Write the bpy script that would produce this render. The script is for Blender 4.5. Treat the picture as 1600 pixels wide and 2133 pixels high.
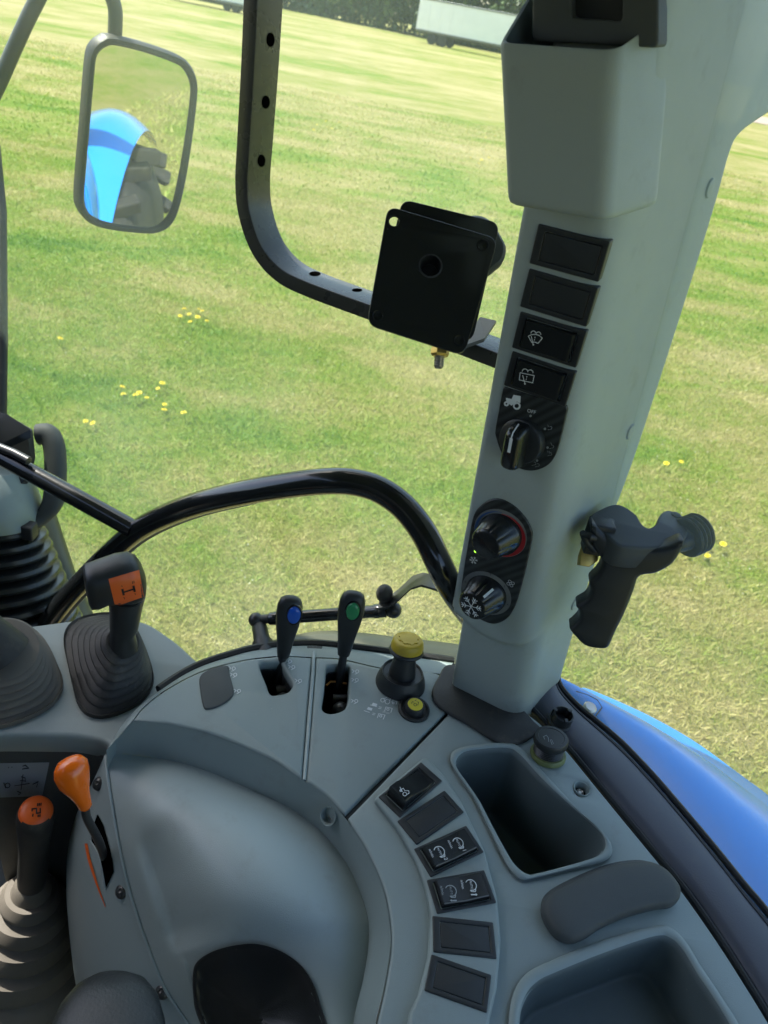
import bpy, bmesh, math, random
import numpy as np
from mathutils import Vector, Matrix, noise
from mathutils.geometry import tessellate_polygon
for o in list(bpy.data.objects): bpy.data.objects.remove(o)
SC = bpy.context.scene
random.seed(7); RNG = np.random.default_rng(7)
V = Vector
# ---------------------------------------------------------------- camera
FPX, ROLL, PITCH, CAMH = 1550.0, math.radians(11), math.radians(33.5), 0.65
GROUND = -1.55
R0 = V((1, 0, 0)); U0 = V((0, math.sin(PITCH), math.cos(PITCH))); F0v = V((0, math.cos(PITCH), -math.sin(PITCH)))
LX = R0*math.cos(ROLL) + U0*math.sin(ROLL); LY = -R0*math.sin(ROLL) + U0*math.cos(ROLL)
CAM = V((0, 0, CAMH))
cd = bpy.data.cameras.new('camera'); cam = bpy.data.objects.new('camera', cd); SC.collection.objects.link(cam)
cam.matrix_world = Matrix.Translation(CAM) @ Matrix((LX, LY, -F0v)).transposed().to_4x4()
cd.sensor_fit = 'VERTICAL'; cd.sensor_height = 36.0; cd.lens = FPX*36/2133
cd.clip_start = 0.02; cd.clip_end = 2000
cd.dof.use_dof = True; cd.dof.focus_distance = 0.78; cd.dof.aperture_fstop = 10.5
SC.camera = cam
# ---------------------------------------------------------------- world, sun, exposure
SUN_FROM = V((-0.56, 0.36, 1.0)).normalized()          # from the tractor's front, high
w = bpy.data.worlds.new('World'); SC.world = w; w.use_nodes = True
nt = w.node_tree; sky = nt.nodes.new('ShaderNodeTexSky'); sky.sky_type = 'NISHITA'; sky.sun_disc = False
sky.sun_elevation = math.asin(SUN_FROM.z); sky.sun_rotation = math.atan2(SUN_FROM.x, SUN_FROM.y)
sky.air_density = 1.0; sky.dust_density = 2.0; sky.ozone_density = 1.0
nt.links.new(sky.outputs[0], nt.nodes['Background'].inputs[0]); nt.nodes['Background'].inputs[1].default_value = 0.15
sl = bpy.data.lights.new('sun', 'SUN'); sl.energy = 4.2; sl.angle = math.radians(0.55); sl.color = (1.0, 0.95, 0.86)
so = bpy.data.objects.new('sun', sl); SC.collection.objects.link(so)
so.rotation_euler = (-SUN_FROM).to_track_quat('-Z', 'Y').to_euler(); so.location = (-3, 1, 6)
SC.view_settings.view_transform = 'Standard'; SC.view_settings.look = 'None'
SC.view_settings.exposure = 1.3; SC.view_settings.gamma = 1.0
SC.view_settings.use_curve_mapping = False
SC.cycles.use_adaptive_sampling = True; SC.cycles.adaptive_threshold = .025
SC.cycles.max_bounces = 6; SC.cycles.diffuse_bounces = 3; SC.cycles.glossy_bounces = 3; SC.cycles.transmission_bounces = 3; SC.cycles.transparent_max_bounces = 8
SC.cycles.caustics_reflective = False; SC.cycles.caustics_refractive = False
# ---------------------------------------------------------------- photo pixel -> point in the cab
def ray(u, v):
    return LX*((u-800)/FPX) + LY*(-(v-1066.5)/FPX) + F0v
def P(u, v, z=0.0):
    d = ray(u, v); return CAM + d*((z-CAMH)/d.z)
def T(u, v, t): return CAM + ray(u, v)*t
def YP(u, v, y):
    d = ray(u, v); return CAM + d*(y/d.y)
class Pl:
    def __init__(s, p, n): s.p = V(p); s.n = V(n).normalized(); s.n = s.n if s.n.dot(CAM-s.p) > 0 else -s.n
    def __call__(s, u, v, off=0.0):
        d = ray(u, v); p = s.p + s.n*off; return CAM + d*((p-CAM).dot(s.n)/d.dot(s.n))
    def off(s, o): return Pl(s.p+s.n*o, s.n)
def plane3(a, b, c): return Pl(a, (b-a).cross(c-a))
class HP(Pl):
    def __init__(s, z): Pl.__init__(s, V((0, 0, z)), V((0, 0, 1)))
# ---------------------------------------------------------------- helpers
COL = SC.collection; ROOT = {}
def setp(o, label=None, cat=None, group=None, kind=None):
    if label: o['label'] = label
    if cat: o['category'] = cat
    if group: o['group'] = group
    if kind: o['kind'] = kind
    return o
def thing(name, label, cat, loc, group=None):
    o = bpy.data.objects.new(name, None); o.empty_display_size = .03; COL.objects.link(o); o.location = V(loc); ROOT[o.name] = V(loc)
    return setp(o, label, cat, group)
def mk(name, vf, mat, parent=None, smooth=40, label=None, cat=None, group=None, kind=None):
    vs, fs = vf
    a = np.array([tuple(v) for v in vs], dtype=float)
    if parent is not None: base = ROOT[parent.name]
    else: base = V(((a[:, 0].min()+a[:, 0].max())/2, (a[:, 1].min()+a[:, 1].max())/2, a[:, 2].min()))
    a = a - np.array(base)
    me = bpy.data.meshes.new(name); me.from_pydata(a.tolist(), [], fs); me.update()
    bm = bmesh.new(); bm.from_mesh(me); bmesh.ops.recalc_face_normals(bm, faces=bm.faces); bm.to_mesh(me); bm.free()
    if smooth:
        me.shade_smooth() if hasattr(me, 'shade_smooth') else None
        for p in me.polygons: p.use_smooth = True
        if smooth < 170: me.set_sharp_from_angle(angle=math.radians(smooth))
    o = bpy.data.objects.new(name, me); COL.objects.link(o)
    if mat: me.materials.append(mat)
    if parent is not None: o.parent = parent; ROOT[o.name] = base
    else: o.location = base; ROOT[o.name] = base
    return setp(o, label, cat, group, kind)
def join(*vfs):
    V_, F_ = [], []
    for vs, fs in vfs:
        k = len(V_); V_ += list(vs); F_ += [tuple(i+k for i in f) for f in fs]
    return V_, F_
def spl(pts, n, closed=False):
    """Catmull-Rom through pts (tuples or Vectors of any dimension)."""
    A = np.array([tuple(p) for p in pts], float); m = len(A); out = []
    segs = m if closed else m-1
    for i in range(n):
        s = i*segs/(n if closed else n-1); k = min(int(s), segs-1); t = s-k
        g = (lambda j: A[j % m]) if closed else (lambda j: A[j] if 0 <= j < m else (2*A[0]-A[1] if j < 0 else 2*A[-1]-A[-2]))
        p0, p1, p2, p3 = g(k-1), g(k), g(k+1), g(k+2)
        out.append(tuple(.5*((2*p1)+(-p0+p2)*t+(2*p0-5*p1+4*p2-p3)*t*t+(-p0+3*p1-3*p2+p3)*t**3)))
    return out
def lin(pts, n):
    A = np.array([tuple(p) for p in pts], float); d = np.r_[0, np.cumsum(np.linalg.norm(np.diff(A, axis=0), axis=1))]
    s = np.linspace(0, d[-1], n); return [V([np.interp(x, d, A[:, k]) for k in range(A.shape[1])]) for x in s]
def rnd(pts, r, k=4):
    """round the corners of a closed polygon; r float or list."""
    n = len(pts); out = []; pts = [V(p) for p in pts]
    for i in range(n):
        p = pts[i]; a = pts[i-1]; b = pts[(i+1) % n]; rr = r[i] if isinstance(r, (list, tuple)) else r
        ra = min(rr, (a-p).length*.48); rb = min(rr, (b-p).length*.48)
        if rr <= 0: out.append(p); continue
        q0 = p+(a-p).normalized()*ra; q1 = p+(b-p).normalized()*rb
        for j in range(k+1):
            t = j/k; out.append(q0*(1-t)**2+p*2*t*(1-t)+q1*t*t)
    return out
def loft(rings, closed=True, cap0=True, cap1=True):
    n = len(rings[0]); vs = [V(p) for r in rings for p in r]; fs = []
    for i in range(len(rings)-1):
        for j in range(n if closed else n-1):
            a = i*n+j; b = i*n+(j+1) % n; fs.append((a, b, b+n, a+n))
    if closed and cap0: fs.append(tuple(reversed(range(n))))
    if closed and cap1: fs.append(tuple(range(len(vs)-n, len(vs))))
    return vs, fs
def frame(d):
    d = d.normalized(); u = V((0, 0, 1)) if abs(d.z) < .9 else V((1, 0, 0))
    a = d.cross(u).normalized(); return a, d.cross(a).normalized()
def tube(path, r, n=16, cap=True, sq=None):
    """swept circle (or rectangle sq=(wide, thick, up vector))."""
    path = [V(p) for p in path]; rings = []; m = len(path)
    t0 = (path[1]-path[0]).normalized(); a, b = frame(t0)
    for i, p in enumerate(path):
        t = (path[min(i+1, m-1)]-path[max(i-1, 0)]).normalized()
        a = (a-t*a.dot(t)).normalized(); b = t.cross(a)
        rr = r[i] if isinstance(r, (list, tuple)) else r
        rings.append([p+a*rr*math.cos(2*math.pi*j/n)+b*rr*math.sin(2*math.pi*j/n) for j in range(n)])
    return loft(rings, True, cap, cap)
def lathe(o, ax, prof, n=32, cap=True):
    ax = V(ax).normalized(); a, b = frame(ax)
    rings = [[o+ax*h+(a*math.cos(2*math.pi*j/n)+b*math.sin(2*math.pi*j/n))*max(r, 1e-5) for j in range(n)] for r, h in prof]
    return loft(rings, True, cap, cap)
def ball(c, r, n=20, m=12, s=(1, 1, 1)):
    rings = []
    for i in range(m+1):
        th = math.pi*i/m; rr = max(math.sin(th), 1e-4)
        rings.append([c+V((r*s[0]*rr*math.cos(2*math.pi*j/n), r*s[1]*rr*math.sin(2*math.pi*j/n), r*s[2]*math.cos(th))) for j in range(n)])
    return loft(rings)
def basis(n, up=None):
    n = V(n).normalized(); up = up or (V((0, 0, 1)) if abs(n.z) < .95 else V((0, 1, 0)))
    ex = up.cross(n).normalized(); return ex, n.cross(ex).normalized()
def inset(poly, d):
    n = len(poly); out = []
    ar = sum(poly[i][0]*poly[(i+1) % n][1]-poly[(i+1) % n][0]*poly[i][1] for i in range(n)); sg = 1 if ar > 0 else -1
    for i in range(n):
        p0, p1, p2 = np.array(poly[i-1]), np.array(poly[i]), np.array(poly[(i+1) % n])
        e1 = p1-p0; e2 = p2-p1; l1 = np.linalg.norm(e1) or 1; l2 = np.linalg.norm(e2) or 1
        n1 = np.array([-e1[1], e1[0]])/l1*sg; n2 = np.array([-e2[1], e2[0]])/l2*sg
        m = n1+n2; q = m.dot(m)
        m = m/max(q*.5, .35)*1.0 if q > 1e-6 else n1
        out.append(tuple(p1+m*d))
    return out
def plate(pts, nrm, th, bev=.0015, holes=(), steps=3, back=True):
    """planar outline -> slab whose front is on the outline's plane; th runs against nrm; holes go right through."""
    nrm = V(nrm).normalized(); ex, ey = basis(nrm); o = V(pts[0])
    two = lambda L: [((V(p)-o).dot(ex), (V(p)-o).dot(ey)) for p in L]
    three = lambda q, h: o+ex*q[0]+ey*q[1]-nrm*h
    vs, fs = [], []; loops_f, loops_b = [], []
    for idx, L in enumerate([pts]+list(holes)):
        q = two(L); sgn = 1 if idx == 0 else -1; rings = []
        for k in range(steps+1):
            a = math.pi/2*k/steps; rings.append((inset(q, sgn*bev*(1-math.sin(a))), bev*(1-math.cos(a))))
        rings.append((q, th-bev*.5 if back else th))
        if back: rings.append((inset(q, sgn*bev*.5), th))
        base = len(vs); n = len(q)
        for r, h in rings: vs += [three(x, h) for x in r]
        for i in range(len(rings)-1):
            for j in range(n):
                a = base+i*n+j; b = base+i*n+(j+1) % n; fs.append((a, b, b+n, a+n))
        loops_f.append((rings[0][0], base)); loops_b.append((rings[-1][0], base+(len(rings)-1)*n))
    for loops in ([loops_f, loops_b] if back else [loops_f]):
        idx = [b+i for L, b in loops for i in range(len(L))]
        tri = tessellate_polygon([[V((x, y, 0)) for x, y in L] for L, b in loops])
        fs += [tuple(idx[i] for i in t) for t in tri if len(set(t)) == 3]
    return vs, fs
def box(c, ex, ey, ez, sx, sy, sz, bev=.002):
    """rounded box; axes given, full sizes."""
    ex, ey, ez = V(ex).normalized(), V(ey).normalized(), V(ez).normalized()
    q = rnd([c+ex*sx/2*a+ey*sy/2*b+ez*sz/2 for a, b in ((-1, -1), (1, -1), (1, 1), (-1, 1))], bev, 3)
    return plate(q, ez, sz, min(bev, sz*.4))
def ribbon(polys, nrm, wd, lift=.0004):
    """flat printed strokes; polys = list of 3-D polylines (closed when first==last)."""
    nrm = V(nrm).normalized(); out = []
    for k, L in enumerate(polys):
        L = [V(p) for p in L]; closed = (L[0]-L[-1]).length < 1e-7 and len(L) > 3
        if closed: L = L[:-1]
        n = len(L); vs, fs = [], []
        for i, p in enumerate(L):
            a = L[i-1] if (closed or i > 0) else None; b = L[(i+1) % n] if (closed or i < n-1) else None
            d1 = (p-a).normalized() if a is not None else None; d2 = (b-p).normalized() if b is not None else None
            d = (d1+d2) if d1 is not None and d2 is not None else (d1 or d2)
            if d.length < 1e-6: d = d1
            d.normalize(); s = nrm.cross(d).normalized()
            c = max(.5, d.dot(d1 or d2)); off = nrm*(lift+k*.00003)
            vs += [p+s*wd/2/c+off, p-s*wd/2/c+off]
        for i in range(n if closed else n-1):
            j = (i+1) % n; fs.append((2*i, 2*i+1, 2*j+1, 2*j))
        out.append((vs, fs))
    return join(*out)
def pxs(pl, *polys): return [[pl(*q) for q in L] for L in polys]
def arc(c, r, a0=0, a1=360, n=16, ry=None):
    return [(c[0]+r*math.cos(math.radians(a0+(a1-a0)*i/n)), c[1]+(ry or r)*math.sin(math.radians(a0+(a1-a0)*i/n))) for i in range(n+1)]
def fillpoly(L, nrm, lift=.0004):
    nrm = V(nrm).normalized(); ex, ey = basis(nrm); o = V(L[0])
    tri = tessellate_polygon([[V(((V(p)-o).dot(ex), (V(p)-o).dot(ey), 0)) for p in L]])
    return [V(p)+nrm*lift for p in L], [tuple(t) for t in tri]
def text(s, c, ex, ey, h):
    """lettering as a flat mesh centred on c, along ex, up ey, cap height h."""
    cu = bpy.data.curves.new('lettering', 'FONT'); cu.body = s; cu.align_x = 'CENTER'; cu.align_y = 'CENTER'; cu.size = h/.7; cu.resolution_u = 3
    ob = bpy.data.objects.new('lettering', cu); COL.objects.link(ob)
    me = bpy.data.meshes.new_from_object(ob.evaluated_get(bpy.context.evaluated_depsgraph_get()))
    n = ex.cross(ey).normalized()
    vs = [c+ex*v.co.x+ey*v.co.y+n*.0004 for v in me.vertices]; fs = [tuple(p.vertices) for p in me.polygons]
    bpy.data.objects.remove(ob); bpy.data.curves.remove(cu); bpy.data.meshes.remove(me)
    return vs, fs
def textpx(s, pl, c, e, h):
    """lettering on plane pl: centre pixel c, running towards pixel offset e, height h in metres."""
    o = pl(*c); ex = (pl(c[0]+e[0], c[1]+e[1])-o).normalized(); return text(s, o, ex, pl.n.cross(ex).normalized(), h)
# ---------------------------------------------------------------- materials
def nodes(name):
    m = bpy.data.materials.new(name); m.use_nodes = True; t = m.node_tree
    return m, t, t.nodes['Principled BSDF']
def L_(t, a, b): t.links.new(a, b)
def pmat(name, col, rough=.5, var=.12, vs=9., bump=.0, bs=900., metal=0., spec=.5, coat=0., dirt=0., grit=0.):
    """plastic / paint / rubber: slow tone drift, fine moulded grain, optional dust specks and smudges."""
    m, t, p = nodes(name); N = t.nodes.new
    p.inputs['Metallic'].default_value = metal; p.inputs['Specular IOR Level'].default_value = spec
    p.inputs['Coat Weight'].default_value = coat; p.inputs['Coat Roughness'].default_value = .08
    tc = N('ShaderNodeNewGeometry')
    n1 = N('ShaderNodeTexNoise'); n1.inputs['Scale'].default_value = vs; n1.inputs['Detail'].default_value = 5; L_(t, tc.outputs['Position'], n1.inputs['Vector'])
    mx = N('ShaderNodeMix'); mx.data_type = 'RGBA'
    c = np.array(col); mx.inputs[6].default_value = (*np.clip(c*(1-var), 0, 1), 1); mx.inputs[7].default_value = (*np.clip(c*(1+var), 0, 1), 1)
    L_(t, n1.outputs['Fac'], mx.inputs[0]); last = mx.outputs[2]
    if dirt > 0:
        n2 = N('ShaderNodeTexNoise'); n2.inputs['Scale'].default_value = 26; n2.inputs['Detail'].default_value = 8; n2.inputs['Roughness'].default_value = .7; L_(t, tc.outputs['Position'], n2.inputs['Vector'])
        rp = N('ShaderNodeValToRGB'); rp.color_ramp.elements[0].position = .56; rp.color_ramp.elements[1].position = .8; rp.color_ramp.elements[1].color = (dirt,)*3+(1,)
        L_(t, n2.outputs['Fac'], rp.inputs[0]); m2 = N('ShaderNodeMix'); m2.data_type = 'RGBA'; L_(t, rp.outputs[0], m2.inputs[0]); L_(t, last, m2.inputs[6]); m2.inputs[7].default_value = (.16, .14, .11, 1); last = m2.outputs[2]
    if grit > 0:
        vo = N('ShaderNodeTexVoronoi'); vo.inputs['Scale'].default_value = 75; L_(t, tc.outputs['Position'], vo.inputs['Vector'])
        rp = N('ShaderNodeValToRGB'); rp.color_ramp.elements[0].position = .0; rp.color_ramp.elements[0].color = (min(1, grit*2.6),)*3+(1,); rp.color_ramp.elements[1].position = .05; rp.color_ramp.elements[1].color = (0, 0, 0, 1)
        L_(t, vo.outputs['Distance'], rp.inputs[0]); sp = N('ShaderNodeSeparateColor'); L_(t, vo.outputs['Color'], sp.inputs[0]); gt = N('ShaderNodeMath'); gt.operation = 'GREATER_THAN'; gt.inputs[1].default_value = .72; L_(t, sp.outputs[0], gt.inputs[0]); mg = N('ShaderNodeMath'); mg.operation = 'MULTIPLY'; L_(t, rp.outputs[0], mg.inputs[0]); L_(t, gt.outputs[0], mg.inputs[1]); m3 = N('ShaderNodeMix'); m3.data_type = 'RGBA'; L_(t, mg.outputs[0], m3.inputs[0]); L_(t, last, m3.inputs[6]); m3.inputs[7].default_value = (.55, .55, .5, 1); last = m3.outputs[2]
    L_(t, last, p.inputs['Base Color'])
    rr = N('ShaderNodeMapRange'); rr.inputs[3].default_value = max(rough-.09, .02); rr.inputs[4].default_value = min(rough+.09, 1)
    n3 = N('ShaderNodeTexNoise'); n3.inputs['Scale'].default_value = 40; n3.inputs['Detail'].default_value = 6; L_(t, tc.outputs['Position'], n3.inputs['Vector'])
    L_(t, n3.outputs['Fac'], rr.inputs[0]); L_(t, rr.outputs[0], p.inputs['Roughness'])
    if bump > 0:
        nb = N('ShaderNodeTexNoise'); nb.inputs['Scale'].default_value = bs; nb.inputs['Detail'].default_value = 2; L_(t, tc.outputs['Position'], nb.inputs['Vector'])
        b = N('ShaderNodeBump'); b.inputs['Strength'].default_value = bump; b.inputs['Distance'].default_value = .0006; L_(t, nb.outputs['Fac'], b.inputs['Height']); L_(t, b.outputs[0], p.inputs['Normal'])
    return m
M = {}
M['deck'] = pmat('grey_blue_plastic', (.262, .318, .308), .44, .06, 6, .35, 1400, dirt=.3, grit=.3)
M['hump'] = pmat('pale_grey_blue_plastic', (.345, .41, .40), .40, .05, 6, .35, 1300, dirt=.3, grit=.2)
M['side'] = pmat('grey_side_plastic', (.28, .34, .34), .43, .05, 6, .35, 1300, dirt=.15)
M['pillar'] = pmat('pale_pillar_plastic', (.35, .40, .378), .5, .06, 7, .4, 1500, dirt=.38, grit=.10)
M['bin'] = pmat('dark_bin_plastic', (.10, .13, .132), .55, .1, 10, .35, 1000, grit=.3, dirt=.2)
M['black'] = pmat('black_moulded_plastic', (.022, .025, .026), .42, .2, 14, .25, 1200, grit=.12)
M['gloss'] = pmat('black_gloss_plastic', (.014, .016, .017), .22, .2, 14, .05, 1200, grit=.08)
M['rubber'] = pmat('dusty_black_rubber', (.032, .032, .030), .58, .35, 20, .5, 500, dirt=.55, grit=.2)
M['dustrub'] = pmat('dusty_brown_rubber', (.15, .135, .112), .7, .35, 18, .4, 600, dirt=.6, grit=.2)
M['satin'] = pmat('satin_black_steel', (.03, .032, .032), .36, .25, 20, .15, 500, spec=.6)
M['tubeblk'] = pmat('gloss_black_painted_tube', (.010, .012, .013), .2, .2, 20, .1, 250, coat=.5)
M['bar'] = pmat('dark_bar_reflection_tint', (.05, .05, .046), .28, .2, 20, .15, 500)  # black bar lifted to grey-olive for the grass it reflects
M['shelf'] = pmat('shelf_plastic', (.27, .32, .32), .5, .06, 8, .3, 1000, dirt=.2)
M['pad'] = pmat('dark_grey_soft_pad', (.062, .07, .07), .6, .08, 10, .5, 1600)
M['seal'] = pmat('black_rubber_seal', (.012, .013, .014), .5, .2, 30)
M['rail'] = pmat('dark_grey_sill_rail', (.075, .08, .10), .42, .12, 12, .2, 700, dirt=.35)
M['blue'] = pmat('blue_fender_paint', (.016, .255, .84), .22, .03, 4, .0, coat=.7)
M['orange'] = pmat('orange_plastic', (.95, .17, .008), .25, .06, 20, coat=.4)
M['odecal'] = pmat('orange_decal', (.82, .14, .02), .38, .06, 20)
M['yellow'] = pmat('worn_yellow_plastic', (.55, .40, .03), .45, .15, 60, .3, 500, dirt=.6)
M['ybutton'] = pmat('yellow_button_plastic', (.72, .62, .04), .35, .08, 40)
M['bbutton'] = pmat('blue_button_plastic', (.012, .10, .55), .22, .1, 60, coat=.3)
M['gbutton'] = pmat('green_button_plastic', (.03, .27, .10), .25, .1, 60, coat=.3)
M['white'] = pmat('white_print', (.72, .76, .76), .5, .08, 60)
M['greyp'] = pmat('grey_print', (.33, .36, .36), .5, .1, 60)
M['redp'] = pmat('red_print', (.40, .02, .025), .4, .08, 60)
M['bluep'] = pmat('blue_print', (.03, .09, .25), .4, .08, 60)
M['dark'] = pmat('black_print', (.006, .006, .006), .5, .1, 60)
M['hole'] = pmat('hole_shadow_black', (.002, .002, .002), 1.0, .1, 10, spec=0)
M['steel'] = pmat('zinc_steel', (.48, .46, .42), .35, .15, 60, metal=.9)
M['brass'] = pmat('yellow_zinc_nut', (.55, .40, .12), .35, .15, 60, metal=.8)
M['ring'] = pmat('grey_dial_ring', (.18, .19, .185), .45, .1, 40)
M['greenish'] = pmat('green_translucent_ring', (.16, .19, .07), .45, .2, 40)
M['sill'] = pmat('black_sill_grass_tint', (.06, .065, .04), .4, .15, 20, dirt=.3)  # black rubber with the grass reflection put into its olive base
M['leather'] = pmat('black_grained_leather', (.022, .026, .026), .42, .15, 30, .8, 420)
M['floor'] = pmat('black_floor_mat', (.018, .018, .017), .75, .3, 20, .5, 200, dirt=.4)
M['headl'] = pmat('dark_headliner', (.15, .165, .16), .8, .08, 20, .4, 900)
M['paper'] = pmat('faded_grey_sticker', (.27, .30, .33), .5, .08, 30)
M['tyre'] = pmat('tyre_rubber', (.02, .02, .021), .75, .3, 8, .4, 80, dirt=.4)
M['trwhite'] = pmat('weathered_white_trailer_skin', (.90, .90, .89), .5, .08, 1.2, dirt=.25)
M['trdark'] = pmat('dark_trailer_steel', (.05, .055, .06), .6, .2, 3)
M['amber'] = pmat('amber_clip', (.5, .2, .03), .4, .1, 40)
def carbon():
    m, t, p = nodes('carbon_weave_film'); N = t.nodes.new
    g = N('ShaderNodeNewGeometry'); mp = N('ShaderNodeMapping'); mp.inputs['Rotation'].default_value = (0, math.radians(50), 0); L_(t, g.outputs['Position'], mp.inputs[0])
    wv = N('ShaderNodeTexWave'); wv.inputs['Scale'].default_value = 42; wv.inputs['Distortion'].default_value = .6; wv.bands_direction = 'Z'; L_(t, mp.outputs[0], wv.inputs['Vector'])
    mx = N('ShaderNodeMix'); mx.data_type = 'RGBA'; mx.inputs[6].default_value = (.011, .013, .013, 1); mx.inputs[7].default_value = (.034, .040, .040, 1)
    L_(t, wv.outputs['Fac'], mx.inputs[0]); L_(t, mx.outputs[2], p.inputs['Base Color']); p.inputs['Roughness'].default_value = .38
    return m
M['carbon'] = carbon()
def mirror_mat():
    m, t, p = nodes('mirror_silver'); p.inputs['Base Color'].default_value = (.86, .88, .86, 1); p.inputs['Metallic'].default_value = 1; p.inputs['Roughness'].default_value = .015; return m
M['mirror'] = mirror_mat()
def glass_mat(name, tint, amount):
    m, t, p = nodes(name); N = t.nodes.new; t.nodes.remove(p)
    tr = N('ShaderNodeBsdfTransparent'); tr.inputs[0].default_value = (*tint, 1); gl = N('ShaderNodeBsdfGlossy'); gl.inputs['Roughness'].default_value = .01
    lw = N('ShaderNodeLayerWeight'); pw = N('ShaderNodeMath'); pw.operation = 'POWER'; pw.inputs[1].default_value = 5.0; L_(t, lw.outputs['Facing'], pw.inputs[0])
    lw.inputs[0].default_value = .5
    mu = N('ShaderNodeMath'); mu.operation = 'MULTIPLY_ADD'; mu.inputs[1].default_value = .5*amount; mu.inputs[2].default_value = .022*amount; L_(t, pw.outputs[0], mu.inputs[0])
    ms = N('ShaderNodeMixShader'); L_(t, mu.outputs[0], ms.inputs[0]); L_(t, tr.outputs[0], ms.inputs[1]); L_(t, gl.outputs[0], ms.inputs[2])
    df = N('ShaderNodeBsdfTranslucent'); df.inputs[0].default_value = (.75, .85, .72, 1); g = N('ShaderNodeNewGeometry'); nz = N('ShaderNodeTexNoise'); nz.inputs['Scale'].default_value = 3.5; nz.inputs['Detail'].default_value = 5; L_(t, g.outputs['Position'], nz.inputs['Vector'])
    mr = N('ShaderNodeMapRange'); mr.inputs[1].default_value = .35; mr.inputs[2].default_value = .75; mr.inputs[3].default_value = .025; mr.inputs[4].default_value = .085; L_(t, nz.outputs['Fac'], mr.inputs[0])
    m2 = N('ShaderNodeMixShader'); L_(t, mr.outputs[0], m2.inputs[0]); L_(t, ms.outputs[0], m2.inputs[1]); L_(t, df.outputs[0], m2.inputs[2])
    L_(t, m2.outputs[0], t.nodes['Material Output'].inputs[0]); return m
M['glass'] = glass_mat('green_tinted_glass', (.945, .985, .935), 1.0)
M['glass2'] = glass_mat('pale_tinted_glass', (.96, .985, .955), 1.0)
def lamp_mat():
    m, t, p = nodes('lit_green_led'); p.inputs['Emission Color'].default_value = (.35, .9, .05, 1); p.inputs['Emission Strength'].default_value = 1.2; p.inputs['Base Color'].default_value = (.2, .6, .05, 1); return m
M['led'] = lamp_mat()
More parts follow.
